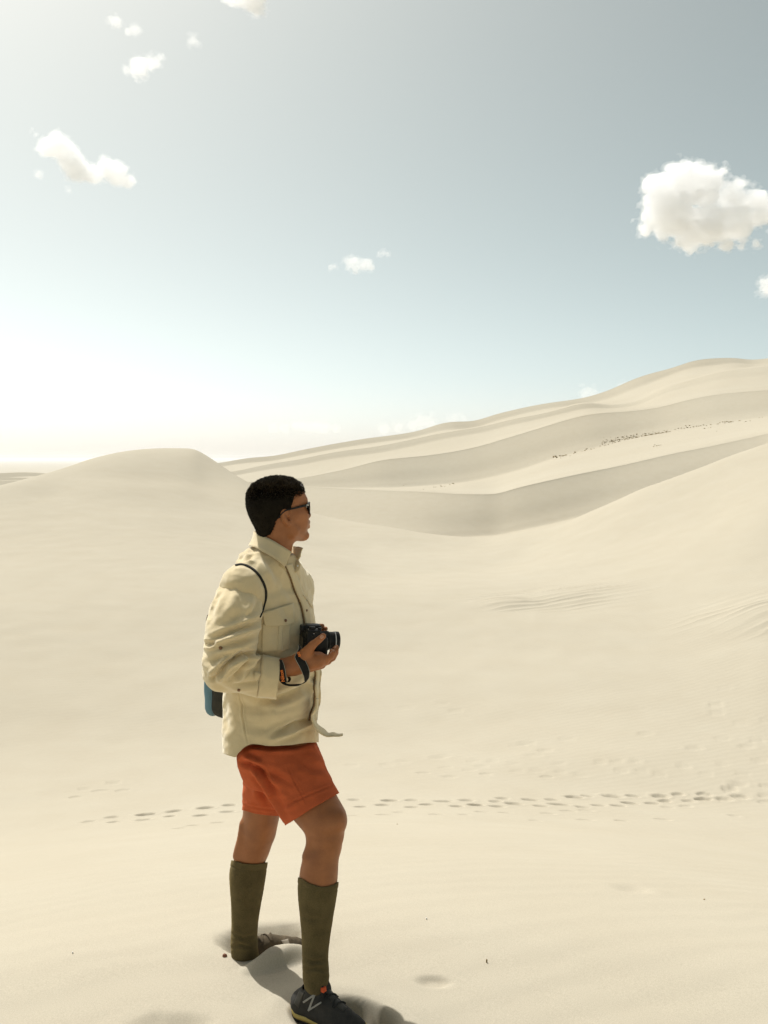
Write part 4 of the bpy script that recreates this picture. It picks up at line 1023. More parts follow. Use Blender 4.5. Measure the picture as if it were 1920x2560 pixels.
fl_top = [at(728, 1395, 2.935), at(738, 1399, 2.905), at(746, 1402, 2.885), at(752, 1412, 2.875)]
fl_bot = [at(722, 1424, 2.905), at(730, 1428, 2.88), at(739, 1432, 2.865), at(748, 1425, 2.865)]
ft = strip('collar_band', fl_top, fl_bot, CLOTH, 16, 6, 0.003); ft.parent = shirt
pl_l = z1([(955, 1085), (1015, 1215), (1065, 1370), (1125, 1500), (1148, 1600), (1162, 1690), (1170, 1860), (1180, 2060)]) + z2([(1140, 740), (1120, 870), (1130, 950), (1125, 1040), (1085, 1120), (1080, 1190)])
pl_r = [(x+16-0.0*i, y-2) for i, (x, y) in enumerate(pl_l)]
pk = patch('placket', pl_l, pl_r, TT_[:1], CLOTH, shirt, 0.0045, 0.004, 60, 6)
lip = patch('placket_edge', [(x-2.6, y) for x, y in pl_l], [(x+0.2, y) for x, y in pl_l], TT_[:1], CLOTH_BROWN, shirt, 0.0030, 0.003, 60, 3)  # dark brown strip along the left edge of the placket
fp = patch('pocket_flap', z1([(718, 1585), (830, 1555), (940, 1515), (1035, 1485)]), z1([(752, 1726), (850, 1726), (970, 1722), (1052, 1690)]), TT_[:1], CLOTH, shirt, 0.006, 0.003, 26, 12)
pb = patch('pocket', z1([(730, 1700), (840, 1700), (940, 1700), (1015, 1690)]), z1([(722, 1985), (810, 1985), (900, 1980), (1000, 1960)]), TT_[:1], CLOTH, shirt, 0.0028, 0.003, 26, 16)
pp = patch('pocket_pleat', z1([(888, 1722), (884, 1800), (885, 1880), (880, 1972)]), z1([(935, 1722), (930, 1800), (928, 1880), (922, 1968)]), TT_[:1], CLOTH, shirt, 0.0062, 0.003, 20, 5)
fp2 = patch('pocket_flap', z1([(1130, 1400), (1160, 1420), (1185, 1440)]), z1([(1185, 1480), (1205, 1510), (1228, 1540)]), TT_[:1], CLOTH, shirt, 0.007, 0.004, 12, 6)
tb = patch('sleeve_tab', z2([(575, 735), (600, 745), (636, 748)]), z2([(572, 800), (585, 806), (600, 810)]), [tSL], CLOTH, sleeve, 0.003, 0.002, 8, 6)
cf = patch('cuff', z2([(648, 588), (640, 700), (630, 790), (600, 958)]), z2([(812, 622), (806, 720), (800, 800), (776, 968)]), [tSL], CLOTH, shirt, 0.0035, 0.003, 30, 14)
def disc(name, px, py, r, trees, m, parent, off=0.005, t=0.003):
    h = cast(trees, px, py)
    if not h: return
    q = Matrix.Translation(h[0]+h[1]*off) @ h[1].to_track_quat('Z', 'Y').to_matrix().to_4x4()
    bm = bmesh.new(); bmesh.ops.create_cone(bm, cap_ends=True, segments=20, radius1=r, radius2=r*0.85, depth=t, matrix=q)
    ret = bmesh.ops.create_cone(bm, cap_ends=True, segments=16, radius1=r*0.6, radius2=r*0.55, depth=t*0.5, matrix=q @ Matrix.Translation((0, 0, t*0.4)))
    o = bm_obj(name, bm, m, smooth=False); o.parent = parent; return o
disc('button', 709, 1553, 0.0052, TT_, BUTTON, shirt, 0.010); disc('button', 552, 1621, 0.0056, TT_, BUTTON, shirt, 0.003); disc('button', 597, 1724, 0.0050, TT_, BUTTON, shirt, 0.003); disc('button', 762, 1527, 0.0042, TT_, BUTTON, shirt, 0.008)
disc('button', 738, 1417, 0.0036, TT_, WHITE, shirt, 0.012)
# front edge of the far panel, blown out below the hem
flap_a = [at(790, 1745, 2.80), at(790, 1768, 2.80), at(778, 1790, 2.80), at(781, 1806, 2.80), at(791, 1825, 2.80), at(806, 1837, 2.815), at(820, 1842, 2.83), at(834, 1841, 2.84), at(847, 1841, 2.855), at(857, 1839, 2.865)]
flap_b = [at(794, 1745, 2.86), at(794, 1768, 2.87), at(783, 1790, 2.88), at(787, 1803, 2.90), at(799, 1815, 2.92), at(812, 1824, 2.925), at(822, 1833, 2.93), at(833, 1831, 2.935), at(845, 1836, 2.93), at(858, 1836, 2.92)]
bf = strip('front_panel_edge', flap_a, flap_b, CLOTH, 40, 6, 0.0028, 0.004); bf.parent = shirt

# --- shorts
def shorts_leg(build, cut, folds, seed):
    fl = Field((-0.56, 2.50, 0.42), (-0.10, 3.22, 0.98), 0.0042); build(fl)
    v, f = fl.mesh(); v = relax(v, f, 2); v = rumple(v, f, 0.0028, 11, seed); v = rumple(v, f, 0.0012, 30, seed+2); v = crease(v, f, folds)
    return trim(v, f, cut)
def pelvis(fl):
    rr = []
    for py, xl, xr, a in [(1820, 598, 776, .150), (1870, 597, 788, .160), (1905, 602, 806, .158), (1940, 612, 812, .14)]:
        c = at((xl+xr)/2, py, 2.88); Wd = 0.94*(xr-xl)/2*mpp(py, 2.88); rr.append((c.z, (c.x-o0.x)/cs, 0, math.sqrt(max(Wd**2-(a*sn)**2, 0.0025))/cs, a))
    fl.stack((o0.x, o0.y-0.01), FW, rr, 0.02, 2.2)
def near_leg(fl):
    pelvis(fl)
    fl.tube([P_(704, 1895, 2.87), P_(745, 1955, 2.815), P_(782, 2024, 2.765), P_(806, 2066, 2.745)], [0.112, 0.104, 0.096, 0.095], 0.03)
def far_leg(fl):
    fl.tube([P_(682, 1890, 2.95), P_(668, 1960, 2.965), P_(657, 2030, 2.99), P_(652, 2080, 3.0)], [0.100, 0.082, 0.070, 0.070], 0.03)
def cut_near(V):
    px, py = project(V); return np.maximum(((px-780)*0.517+(py-2022)*0.856)*0.001 + 0.0015*np.sin(px*0.05), 0)+np.where((px-780)*0.517+(py-2022)*0.856 > 0, 1e-6, ((px-780)*0.517+(py-2022)*0.856)*0.001)
def cut_far(V):
    px, py = project(V); return (py-curve1([(560, 2022), (602, 2025), (643, 2035), (697, 2040), (760, 2040)], px))*0.001
nf = [(z2([(470, 1570), (560, 1590), (640, 1660), (720, 1780), (800, 1840)]), -8, 8), (z2([(560, 1600), (620, 1700), (700, 1830), (790, 1990), (850, 2110)]), 6, 7), (z2([(620, 1640), (760, 1680), (900, 1760)]), -4, 10), (z2([(660, 1690), (760, 1800), (860, 1880)]), 3, 8),
      (z2([(880, 1600), (940, 1740), (1000, 1850), (1045, 1945)]), -1.6, 2), (z2([(1000, 1560), (1120, 1620), (1230, 1640)]), -3, 12), (z2([(840, 1960), (960, 1920), (1100, 1860), (1290, 1780)]), -1.2, 3), (z2([(830, 2010), (900, 1990), (960, 1960)]), 2, 6),
      (z2([(640, 1460), (780, 1500), (920, 1500)]), -2.5, 14), (z2([(480, 1500), (560, 1560), (640, 1580)]), 5, 9)]
ff = [(z2([(480, 1580), (500, 1680), (470, 1800)]), -3, 10), (z2([(560, 1700), (600, 1820), (560, 1940)]), 3, 12), (z2([(620, 1760), (660, 1860), (700, 1960)]), -4, 9), (z2([(450, 1960), (600, 1990), (800, 2010)]), -1.2, 3)]
va, fa = shorts_leg(near_leg, cut_near, nf, 71); vb, fb = shorts_leg(far_leg, cut_far, ff, 81)
Vp, Fp = join([(va, fa), (vb, fb)])
# the waist goes in under the shirt
px, py = project(Vp); tk = np.clip((curve1(hem, px)+16-py)/26, 0, 1); dv = Vp-np.array([0, 0, EYE])[None, :]; dv /= np.linalg.norm(dv, axis=1, keepdims=True)
Vp = Vp+dv*(0.075*tk*tk*(3-2*tk))[:, None]
shorts = mesh_np('shorts', Vp, Fp, SHORTS); thick(shorts, 0.003); adopt(person, shorts)
tP = bvh_of(Vp, Fp)

# --- socks
for rows, topc, seed in ((shinR, [(720, 2190), (745, 2193), (775, 2209), (808, 2217), (832, 2213), (846, 2205), (870, 2196)], 91), (shinL, [(560, 2149), (582, 2151), (612, 2160), (640, 2161), (668, 2156), (690, 2152)], 95)):
    C, r = pts(rows[1:] if rows is shinR else rows)
    C = list(C); r = edge_r(C, r, 0.003)
    if rows is shinR: C.append(P_(792, 2478, 2.685)); r.append(0.036)
    else: C.append(P_(615, 2415, 3.03)); r.append(0.036)
    fl = Field(np.min(C, 0)-0.09, np.max(C, 0)+0.09, 0.0032); fl.tube(C, r, 0.015)
    v, f = fl.mesh(); v = relax(v, f, 2); v = rumple(v, f, 0.0006, 30, seed, (1, 1, 0.5))
    px, py = project(v); dtop = py-curve1(topc, px); Nv = vnormals(v, f); v = v+Nv*(0.0007*((dtop > 0) & (dtop < 15))-0.0012*np.exp(-((dtop-16)/2.6)**2))[:, None]
    v = crease(v, f, [([(580, 2335), (610, 2345), (640, 2338)], -1.6, 5), ([(578, 2370), (600, 2362), (642, 2372)], -2.0, 5), ([(757, 2395), (785, 2405), (818, 2398)], -1.8, 5), ([(758, 2428), (790, 2420), (822, 2430)], -2.0, 5), ([(752, 2290), (780, 2300), (810, 2296)], -1.0, 8)])
    v, f = trim(v, f, lambda V: (curve1(topc, project(V)[0])-project(V)[1])*0.001)
    so = mesh_np('sock', v, f, SOCK); thick(so, 0.003); adopt(person, so)

# --- shoes
DUSTW = mat('dusty_pale_panel', (0.30, 0.26, 0.20), 0.85, 0.2, 0.2, 40)
def shoe(G, ang, L, m_up, near=True, tall=0.10, ank=0.085, prefix=True):
    D_ = np.array([math.cos(ang), math.sin(ang), 0]); S_ = np.array([math.sin(ang), -math.cos(ang), 0]); G = np.array(G)
    W = lambda l, s, h: G+D_*l*L/0.28+S_*s+np.array([0, 0, h])
    a = np.min([W(-.03, -.08, -.02), W(-.03, .08, -.02), W(.32, .08, .2), W(.32, -.08, .2)], 0); b = np.max([W(-.03, -.08, -.02), W(-.03, .08, -.02), W(.32, .08, .2), W(.32, -.08, .2)], 0)
    fl = Field(a, b, 0.003)
    fl.tube([W(.040, 0, .042), W(ank-.004, 0, tall)], [0.036, 0.034], 0.012)
    fl.tube([W(.040, 0, .045), W(.12, .003, .040), W(.19, .006, .034), W(.235, .002, .030), W(.252, -.004, .028)], [0.037, 0.036, 0.041, 0.037, 0.028], 0.012)
    fl.tube([W(ank+.008, 0, tall-.004), W(.145, 0, .070), W(.20, .002, .050)], [0.036, 0.032, 0.030], 0.015)
    top = np.array([0, 0, 1.0])
    v, f = fl.mesh(); v = relax(v, f, 1)
    v = rumple(v, f, 0.0008, 60, 7)
    def cut(V):
        h = (V-G[None, :])[:, 2]; l = (V-G[None, :])@D_*0.28/L
        return np.maximum(0.018-h, h-(tall+0.010+3.0*np.maximum(l-ank-0.020, 0)+np.where(l < ank-0.02, -0.004, 0.004)))
    v, f = trim(v, f, cut)
    o = mesh_np('shoe', v, f, m_up); thick(o, 0.004); adopt(person, o)
    # sole: outline swept up in two layers, foam over rubber
    n = 40; th = np.linspace(0, 2*math.pi, n, endpoint=False)
    lw = curve1([(0, .0), (.01, .022), (.04, .034), (.10, .031), (.17, .040), (.22, .044), (.26, .034), (.28, .014), (.286, .0)], 0.143*(1-np.cos(th)))
    l = 0.143*(1-np.cos(th)); s = lw*np.where(th < math.pi, 1, -1)
    for nm, h0, h1, ex, mm in (('midsole', 0.008, 0.024, 1.07, SOLE), ('outsole', -0.002, 0.009, 1.03, RUBBER)):
        V_ = []
        for h, e in ((h0, ex*0.96), ((h0+h1)/2, ex), (h1, ex*0.97)):
            rise = 0.020*np.clip((l-0.2)/0.086, 0, 1)**2+0.010*np.clip((0.03-l)/0.03, 0, 1)
            V_ += [W(li, si*e, h+ri) for li, si, ri in zip(l, s, rise)]
        V_ += [W(.14, 0, h0), W(.14, 0, h1)]
        F_ = []
        for k in range(2):
            for i in range(n): j = (i+1) % n; F_ += [(k*n+i, k*n+j, k*n+n+j), (k*n+i, k*n+n+j, k*n+n+i)]
        for i in range(n): j = (i+1) % n; F_ += [(3*n, j, i), (3*n+1, 2*n+i, 2*n+j)]
        q = mesh_np(nm, V_, np.array(F_), mm); q.parent = o
    # tongue and laces
    tg = strip('tongue', [W(ank+.048, -.024, tall-.02), W(ank+.046, -.022, tall+.014), W(ank+.040, -.018, tall+.034)], [W(ank+.048, .024, tall-.02), W(ank+.046, .022, tall+.014), W(ank+.040, .018, tall+.034)], m_up, 14, 7, 0.007); tg.parent = o
    bt = bvh_of(v, f)
    for k in range(5):
        lc = ank+.030+.017*k; P = []
        for s_ in np.linspace(-.024, .024, 9):
            q = Vector(W(lc+.008*(1 if (k+int(s_*1000)) % 2 else 0)*0+(s_*0.25 if k % 2 else -s_*0.25), s_, 0.2)); hh_ = bt.ray_cast(q, Vector((0, 0, -1)))
            P.append(np.array(hh_[0] if hh_[0] is not None else q-Vector((0, 0, 0.13)))+np.array([0, 0, 0.003]))
        la = tube_mesh('lace', P, 0.0026, RUBBER if m_up is SHOE else SHOE_D); la.parent = o
    return o, bt, W
def tube_mesh(name, P, r, m, n=8):
    P = np.array(P); V_ = []; F_ = []
    for i, p in enumerate(P):
        t = P[min(i+1, len(P)-1)]-P[max(i-1, 0)]; t = t/np.linalg.norm(t); a = np.cross(t, [0.31, 0.2, 0.93]); a /= np.linalg.norm(a); b = np.cross(t, a)
        rr = r[i] if np.ndim(r) else r
        V_ += [p+rr*(math.cos(2*math.pi*k/n)*a+math.sin(2*math.pi*k/n)*b) for k in range(n)]
    for i in range(len(P)-1):
        for k in range(n): F_.append((i*n+k, i*n+(k+1) % n, (i+1)*n+(k+1) % n, (i+1)*n+k))
    return mesh_np(name, V_, np.array(F_), m)
g = at(733, 2530, 2.735); sh1, tS1, W1 = shoe((g.x, 2.735, -0.012), R(-32), 0.272, SHOE, tall=0.098, ank=0.088)
for A_, B_ in (([(884, 1990), (985, 1922)], [(892, 2003), (988, 1938)]), ([(978, 1915), (922, 2062)], [(995, 1913), (938, 2066)]), ([(930, 2070), (1036, 2000)], [(926, 2054), (1028, 1990)])):
    lg = patch('logo_stroke', z3(A_), z3(B_), [tS1], SILVER, sh1, 0.0010, 0.0012, 12, 4, 0)
for nm_, A_, B_ in (('eyestay', [(1078, 1862), (1150, 1962), (1236, 2036)], [(1048, 1880), (1112, 1990), (1206, 2072)]), ('heel_counter', [(888, 1858), (842, 1930), (812, 2004)], [(920, 1876), (884, 1952), (852, 2040)])):
    ov = patch(nm_, z3(A_), z3(B_), [tS1], SHOE_L, sh1, 0.0006, 0.0014, 16, 6, 1)
tab = strip('tongue_tab', [W1(.134, .008, .130), W1(.137, .008, .117)], [W1(.132, .021, .130), W1(.135, .022, .116)], RED, 6, 5, 0.012); tab.parent = sh1
g2 = at(578, 2392, 3.02); sh2, tS2, W2 = shoe((g2.x, 3.025, -0.064), R(30), 0.285, SHOE_D, tall=0.080, ank=0.050)
for A_, B_ in (([(712, 1505), (728, 1535), (742, 1562)], [(766, 1492), (776, 1528), (786, 1560)]),):
    wp = patch('light_panel', z3(A_), z3(B_), [tS2], DUSTW, sh2, 0.0012, 0.0012, 10, 6, 0)

# ------------------------------------------------------------------ sunglasses
def rbox(bm, size, M, bev=0.003, seg=2):
    r = bmesh.ops.create_cube(bm, size=1); vs = r['verts']
    for v in vs: v.co = Vector((v.co.x*size[0], v.co.y*size[1], v.co.z*size[2]))
    es = list({e for v in vs for e in v.link_edges})
    b_ = bmesh.ops.bevel(bm, geom=es, offset=bev, segments=seg, profile=0.6, affect='EDGES')
    allv = {v for f in b_['faces'] for v in f.verts} | {v for v in vs if v.is_valid}
    # the bevelled box is one island: walk it
    stack = list(allv); seen = set(allv)
    while stack:
        v = stack.pop()
        for e in v.link_edges:
            w = e.other_vert(v)
            if w not in seen: seen.add(w); stack.append(w)
    for v in seen: v.co = M @ v.co
def basis(o, x, y, z):
    m = Matrix.Identity(4)
    for i in range(3): m[i][0], m[i][1], m[i][2], m[i][3] = x[i], y[i], z[i], o[i]
    return m
HV = lambda x, y, z: Vector(H(x, y, z))
glasses = empty('sunglasses', tuple(HV(0.09, 0, 0))); tag(glasses, 'black wraparound sunglasses on the face of the standing man', 'sunglasses')
def wrapx(y): return 0.101-5.2*y*y
parts_ = []
for s in (-1, 1):
    n = 14; ys = np.linspace(0.009, 0.062, n)*s
    topz = curve1([(0.009, 0.006), (0.02, 0.012), (0.045, 0.014), (0.062, 0.012)], np.abs(ys)); botz = curve1([(0.009, -0.006), (0.016, -0.018), (0.032, -0.025), (0.05, -0.022), (0.060, -0.008), (0.062, 0.0)], np.abs(ys))
    T_ = [H(wrapx(y), y, z) for y, z in zip(ys, topz)]; Bm = [H(wrapx(y)-0.002, y, z) for y, z in zip(ys, botz)]
    parts_.append(strip('lens', T_, Bm, GLASSY, 26, 8, 0.002, 0.002))
    fr = [H(wrapx(y)+0.0008, y, z+0.0006) for y, z in zip(ys, topz)]+[H(wrapx(0.062)+0.0006, s*0.0625, 0.004)]+[H(wrapx(y)-0.0012, y, z-0.0006) for y, z in zip(ys[::-1], botz[::-1])]
    parts_.append(tube_mesh('frame', fr+[fr[0]], 0.0019, PLAST))
    P = [H(wrapx(0.060)-0.001, s*0.0625, 0.0085), H(0.070, s*0.0685, 0.0085), H(0.045, s*0.0735, 0.0065), H(0.015, s*0.0765, 0.0030), H(-0.012, s*0.0775, -0.0005), H(-0.030, s*0.0765, -0.012), H(-0.038, s*0.074, -0.022)]
    hgt = [0.0042, 0.0040, 0.0034, 0.0026, 0.0022, 0.0022, 0.0018]
    parts_.append(strip('temple', [np.array(p)+np.array(Uh)*h for p, h in zip(P, hgt)], [np.array(p)-np.array(Uh)*h for p, h in zip(P, hgt)], PLAST, 30, 4, 0.0028))
    c = HV(0.0700, s*0.0708, 0.0087); ring = []
    for k in range(25):
        t = 2*math.pi*k/24; ring.append(np.array(c)+np.array(Fh)*0.0036*math.cos(t)+np.array(Uh)*0.0019*math.sin(t)-np.array(Lh)*0.0006*-s+np.array(Fh)*0)
    parts_.append(tube_mesh('logo', ring, 0.0008, WHITE, 6))
parts_.append(tube_mesh('bridge', [H(wrapx(0.009), -0.009, 0.005), H(0.1015, 0, 0.007), H(wrapx(0.009), 0.009, 0.005)], 0.002, PLAST))
adopt(glasses, *parts_)

# ------------------------------------------------------------------ camera
CY = R(17); CP = R(-4)
cf_ = Vector((math.cos(CY)*math.cos(CP), math.sin(CY)*math.cos(CP), math.sin(CP))); cr_ = Vector((math.sin(CY), -math.cos(CY), 0)); cu_ = cr_.cross(cf_).normalized()
CC = at(776, 1599, 2.790)
CM = basis(CC, cf_, cr_, cu_)
def CMt(x, y, z): return CM @ Matrix.Translation((x, y, z))
camera_thing = empty('camera', tuple(CC)); tag(camera_thing, 'black digital camera with zoom lens held in both hands at the waist', 'camera')
bm = bmesh.new()
rbox(bm, (0.052, 0.122, 0.082), CMt(0, 0, -0.006), 0.010, 3)
rbox(bm, (0.052, 0.036, 0.066), CMt(0.018, 0.050, -0.012), 0.014, 3)       # grip
rbox(bm, (0.056, 0.046, 0.028), CMt(0.004, -0.004, 0.035), 0.010, 3)      # prism hump
rbox(bm, (0.040, 0.044, 0.012), CMt(-0.002, 0.038, 0.034), 0.004, 2)      # shoulder with the dials
rbox(bm, (0.006, 0.078, 0.052), CMt(-0.024, -0.008, -0.010), 0.002, 2)    # screen surround
body_c = bm_obj('camera_body', bm, PLAST)
cp_ = [body_c]
bm = bmesh.new(); rbox(bm, (0.003, 0.066, 0.044), CMt(-0.0275, -0.008, -0.010), 0.001, 1); cp_.append(bm_obj('screen', bm, GLASSY, smooth=False))
bm = bmesh.new(); rbox(bm, (0.016, 0.030, 0.020), CMt(-0.026, -0.004, 0.036), 0.005, 2); cp_.append(bm_obj('eyepiece', bm, RUBBER))
for y, z, r, h in ((0.040, 0.044, 0.010, 0.010), (0.046, 0.043, 0.0055, 0.008)):
    bm = bmesh.new(); x_ = -0.006 if r > 0.008 else 0.018
    bmesh.ops.create_cone(bm, cap_ends=True, segments=28, radius1=r, radius2=r*0.94, depth=h, matrix=CMt(x_, y, z)); cp_.append(bm_obj('dial', bm, PLAST, smooth=False))
for x, y, z in ((0.0, 0.0615, 0.012), (0.006, 0.0615, 0.0), (-0.010, 0.0610, 0.022), (-0.026, 0.052, 0.012), (-0.026, 0.052, -0.004), (-0.026, 0.052, -0.018)):
    bm = bmesh.new(); m_ = CMt(x, y, z) @ (Matrix.Rotation(R(90), 4, 'X') if y > 0.06 else Matrix.Rotation(R(90), 4, 'Y'))
    bmesh.ops.create_cone(bm, cap_ends=True, segments=14, radius1=0.0032, radius2=0.0028, depth=0.003, matrix=m_); cp_.append(bm_obj('button', bm, RUBBER, smooth=False))
for x, y, z, w_, h_ in ((-0.012, 0.034, 0.0402, 0.006, 0.003), (0.012, 0.030, 0.0402, 0.004, 0.004), (-0.004, 0.0595, 0.030, 0.005, 0.002)):
    bm = bmesh.new(); rbox(bm, (w_, h_, 0.0012), CMt(x, y, z), 0.0003, 1); cp_.append(bm_obj('glint_speck', bm, WHITE, smooth=False))  # white specks painted in as glints on the black body
# lens barrel turned on its axis
def lathe(name, prof, m, n=48):
    V_ = []; F_ = []
    for x, r in prof:
        for k in range(n):
            t = 2*math.pi*k/n; V_.append(CM @ Vector((x, -0.006+r*math.cos(t), -0.004+r*math.sin(t))))
    for i in range(len(prof)-1):
        for k in range(n): F_.append((i*n+k, i*n+(k+1) % n, (i+1)*n+(k+1) % n, (i+1)*n+k))
    o = mesh_np(name, np.array([tuple(v) for v in V_]), np.array(F_), m, smooth=True)
    es = o.modifiers.new('edges', 'EDGE_SPLIT'); es.split_angle = R(35); return o
lens = lathe('lens', [(0.020, 0.0), (0.020, 0.031), (0.027, 0.031), (0.027, 0.0285), (0.034, 0.0285), (0.036, 0.0300), (0.060, 0.0300), (0.062, 0.0285), (0.076, 0.0285), (0.078, 0.0295), (0.092, 0.0295), (0.094, 0.0265), (0.094, 0.023), (0.088, 0.021), (0.088, 0.0)], PLAST)
ribs = []
zr = lathe('zoom_ring', [(0.038, 0.0299)]+[p for k in range(10) for p in ((0.0385+k*0.002, 0.0312), (0.0396+k*0.002, 0.0312), (0.0398+k*0.002, 0.0302), (0.0404+k*0.002, 0.0302))]+[(0.0595, 0.0299)], RUBBER); zr.parent = lens
sr = lathe('silver_ring', [(0.0780, 0.0296), (0.0782, 0.0301), (0.0800, 0.0301), (0.0802, 0.0296)], WHITE); sr.parent = lens
mr_ = lathe('mount_ring', [(0.0205, 0.0311), (0.0207, 0.0316), (0.0232, 0.0316), (0.0234, 0.0311)], SILVER); mr_.parent = lens
fg = lathe('front_glass', [(0.0885, 0.0212), (0.0895, 0.015), (0.0900, 0.0)], GLASSY); fg.parent = lens
cp_.append(lens)
# strap: from the lug, over the wrist, hanging loop, and up again inside the cuff
def band(name, L, Rr, m, n=60, k=5, th=0.0016): return strip(name, L, Rr, m, n, k, th)
La = [at(*p, Y) for p, Y in zip(z4([(640, 690), (655, 745), (612, 840), (572, 915), (590, 975), (650, 1085), (715, 1225), (752, 1330), (762, 1395)]), (2.70, 2.69, 2.675, 2.665, 2.66, 2.655, 2.652, 2.655, 2.665))]
Ra = [at(*p, Y) for p, Y in zip(z4([(690, 720), (712, 790), (745, 885), (775, 960), (805, 1030), (850, 1130), (866, 1215), (856, 1310), (806, 1382)]), (2.71, 2.70, 2.685, 2.672, 2.664, 2.658, 2.655, 2.655, 2.66))]
strapA = band('strap_band', La, Ra, STRAPM)
Lb = [at(*p, Y) for p, Y in zip(z4([(762, 1395), (700, 1440), (600, 1470), (500, 1472), (400, 1452), (320, 1405), (283, 1350)]), (2.665, 2.668, 2.67, 2.672, 2.675, 2.675, 2.672))]
Rb = [at(*p, Y) for p, Y in zip(z4([(806, 1382), (730, 1425), (610, 1436), (510, 1440), (425, 1425), (400, 1400), (445, 1400)]), (2.66, 2.685, 2.70, 2.70, 2.70, 2.69, 2.672))]
strapB = band('strap_band', Lb, Rb, STRAPM)
Lc = [at(*p, Y) for p, Y in zip(z4([(283, 1350), (288, 1250), (300, 1150), (305, 1060), (296, 975)]), (2.672, 2.668, 2.666, 2.67, 2.68))]
Rc = [at(*p, Y) for p, Y in zip(z4([(445, 1400), (425, 1300), (408, 1190), (382, 1075), (345, 985)]), (2.672, 2.670, 2.668, 2.672, 2.685))]
strapC = band('strap_band', Lc, Rc, STRAPM)
curl = strip('strap_curl', [at(*p, Y) for p, Y in zip(z4([(440, 1400), (485, 1385), (505, 1345), (490, 1305), (450, 1290)]), (2.69, 2.69, 2.695, 2.70, 2.71))], [at(*p, Y) for p, Y in zip(z4([(440, 1400), (455, 1370), (462, 1345), (455, 1325), (440, 1310)]), (2.72, 2.72, 2.725, 2.73, 2.73))], STRAPM, 20, 5, 0.0016)
strap = empty('strap', tuple(CC))
strap.parent = camera_thing; strap.matrix_parent_inverse = Matrix.Translation(-Vector(CC))
strap_parts = [strapA, strapB, strapC, curl]
def inset(L, Rr, f): return [Vector(l).lerp(Vector(r), f)-Vector(ray(800, 1650)).normalized()*0.0018 for l, r in zip(L, Rr)]
for L, Rr in ((La, Ra), (Lc, Rc)):
    for f in (0.05, 0.95):
        if L is Lc and f < 0.5: continue
        strap_parts.append(tube_mesh('piping', [tuple(v) for v in pchip(np.linspace(0, 1, len(L)), np.array([tuple(v) for v in inset(L, Rr, f)]), np.linspace(0, 1, 40)[:, None].repeat(3, 1))], 0.0007, PIPE, 6))
def lettering(name, text, o, along, up, size, m):
    c = bpy.data.curves.new(name, 'FONT'); c.body = text; c.size = size; c.extrude = 0.0004; c.offset = size*0.022; c.align_x = 'LEFT'; c.align_y = 'BOTTOM_BASELINE'
    t = bpy.data.objects.new(name, c); COL.objects.link(t); dg = bpy.context.evaluated_depsgraph_get(); me = bpy.data.meshes.new_from_object(t.evaluated_get(dg))
    COL.objects.unlink(t); bpy.data.objects.remove(t)
    along = Vector(along).normalized(); n_ = along.cross(Vector(up)).normalized(); up = n_.cross(along)
    me.transform(basis(o, along, up, n_)); me.materials.clear(); me.materials.append(m)
    ob = bpy.data.objects.new(name, me); COL.objects.link(ob); return ob
tw = Vector(ray(690, 1690)).normalized()
p0 = at(*z4([(392, 1388)])[0], 2.671)-tw*0.003; p1 = at(*z4([(350, 1150)])[0], 2.667)-tw*0.003; pu = at(*z4([(310, 1390)])[0], 2.671)-tw*0.003
lt = lettering('lettering', 'Nikon', p0, p1-p0, pu-p0, 0.0150, ORANGE)
q0 = at(*z4([(612, 808)])[0], 2.672)-tw*0.004; q1 = at(*z4([(668, 958)])[0], 2.659)-tw*0.004; qu = at(*z4([(690, 780)])[0], 2.675)-tw*0.004
lt2 = lettering('lettering', 'on', q0+(q1-q0)*0.18, q1-q0, qu-q0, 0.0150, ORANGE)
strap_parts += [lt, lt2]
for p in strap_parts: adopt(strap, p)
adopt(camera_thing, *cp_)

# ------------------------------------------------------------------ backpack
pack_o = np.array(P_(587, 1680, 2.965))
backpack = empty('backpack', tuple(pack_o)); tag(backpack, 'small teal and black backpack on the back of the standing man', 'backpack')
fwv = np.array([FW[0], FW[1], 0.0]); sdv_ = np.array([SD[0], SD[1], 0.0])
pf = Field((-0.72, 2.75, 0.78), (-0.34, 3.25, 1.52), 0.0055)
def slab(cx, w, d, top_, bot, m_):
    fl = Field((-0.75, 2.72, 0.76), (-0.36, 3.27, 1.50), 0.0055)
    def f(x, y, z):
        u = (x-pack_o[0])*fwv[0]+(y-pack_o[1])*fwv[1]-cx; v = (x-pack_o[0])*sdv_[0]+(y-pack_o[1])*sdv_[1]
        zc_ = (top_+bot)/2; hz = (top_-bot)/2; tp = 1-0.45*np.clip((z-zc_)/hz, 0, 1)**2
        qx, qy, qz = np.abs(u)-d*tp+0.03, np.abs(v)-w*(0.85+0.15*tp)+0.03, np.abs(z-zc_)-hz+0.03
        return np.sqrt(np.maximum(qx, 0)**2+np.maximum(qy, 0)**2+np.maximum(qz, 0)**2)+np.minimum(np.maximum(np.maximum(qx, qy), qz), 0)-0.03
    fl.put(f, pack_o-0.36, pack_o+0.36, 0.005)
    v, f_ = fl.mesh(); v = relax(v, f_, 2); v = rumple(v, f_, 0.004, 14, 5); return v, f_
zt, zb = at(545, 1600, 2.98).z, at(545, 1793, 2.90).z
v, f = slab(-0.040, 0.100, 0.026, zt, zb, TEAL); pkb = mesh_np('pack_bag', v, f, TEAL)
v, f = slab(0.016, 0.103, 0.050, zt-0.02, zb+0.002, DARKN); pkp = mesh_np('back_panel', v, f, DARKN)
bp_parts = [pkb, pkp]
sp = resample([(588, 1414), (602, 1411), (616, 1414), (634, 1425), (648, 1440), (658, 1458), (664, 1475), (664.5, 1495), (660, 1515), (655, 1531), (649, 1543)], 34)
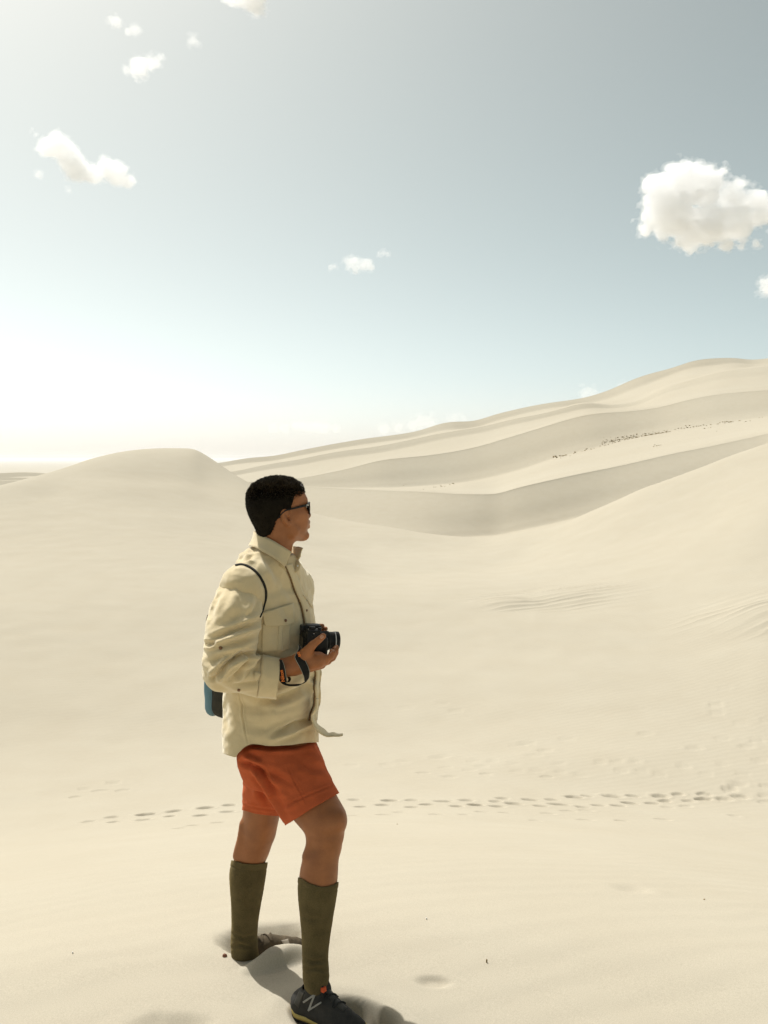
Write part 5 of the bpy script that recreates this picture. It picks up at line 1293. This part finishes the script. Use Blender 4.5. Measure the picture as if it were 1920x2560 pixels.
nrm = np.gradient(sp, axis=0); nrm = np.stack([-nrm[:, 1], nrm[:, 0]], -1); nrm /= np.linalg.norm(nrm, axis=1, keepdims=True)
wv_ = 2.3*np.sin(np.linspace(0.5, math.pi-0.3, 34))[:, None]
sb = patch('shoulder_strap', sp-nrm*wv_, sp+nrm*wv_, TT_, STRAPM, None, 0.002, 0.003, 34, 5); bp_parts.append(sb)
bp_parts.append(tube_mesh('strap_end', [at(521, 1538, 2.86), at(518, 1550, 2.86), at(520, 1562, 2.87), at(519, 1580, 2.88)], 0.004, STRAPM))
adopt(backpack, *bp_parts)

# ------------------------------------------------------------------ small things lying on the sand
STONE = mat('red_stone', (0.20, 0.085, 0.05), 0.8, 0.3, 0.3, 80)
STRAW = mat('dry_straw', (0.26, 0.19, 0.09), 0.9, 0.2, 0.3, 80)
SHELL = mat('white_chip', (0.8, 0.77, 0.7), 0.8, 0.2, 0.05, 80)
def chip(name, px, py, size, m, label, cat, sq=(1, 1, 1), seed=0, sink=0.2):
    x, y, z = sand_at(px, py); bm = bmesh.new(); bmesh.ops.create_icosphere(bm, subdivisions=2, radius=1)
    r = random.Random(seed)
    for v in bm.verts:
        k = 1+0.25*vnoise(v.co.x*1.7+seed, v.co.y*1.7, v.co.z*1.7, seed); v.co = Vector((v.co.x*sq[0], v.co.y*sq[1], v.co.z*sq[2]))*float(k)*size
    o = bm_obj(name, bm, m); o.location = (x, y, z+size*sq[2]*(1-2*sink)); o.rotation_euler = (0, 0, r.uniform(0, 3)); tag(o, label, cat); return o
chip('pebble', 562, 2394, 0.0075, STONE, 'small reddish pebble on the sand beside the heel of the rear shoe', 'pebble', (1.1, 0.9, 0.9), 1)
chip('plant_bit', 1218, 2408, 0.006, STRAW, 'tiny brown bit of dry plant upright on the bare sand right of the front shoe', 'plant bit', (0.5, 0.5, 1.3), 2)
chip('plant_bit', 1760, 2254, 0.0045, STRAW, 'tiny dark scrap of plant on the sand far to the right below the footprints', 'plant bit', (1.3, 0.7, 0.6), 3)
chip('plant_bit', 992, 2061, 0.006, STRAW, 'tiny dark speck on the sand just under the footprints by the front knee', 'plant bit', (1, 0.8, 0.6), 4)
chip('white_chip', 182, 2386, 0.0035, SHELL, 'tiny white chip on the sand left of the hiker', 'chip', (0.8, 0.8, 1.4), 5)
chip('white_chip', 1067, 2300, 0.0040, SHELL, 'tiny white chip on the sand right of the front sock', 'chip', (0.8, 0.8, 1.2), 6)
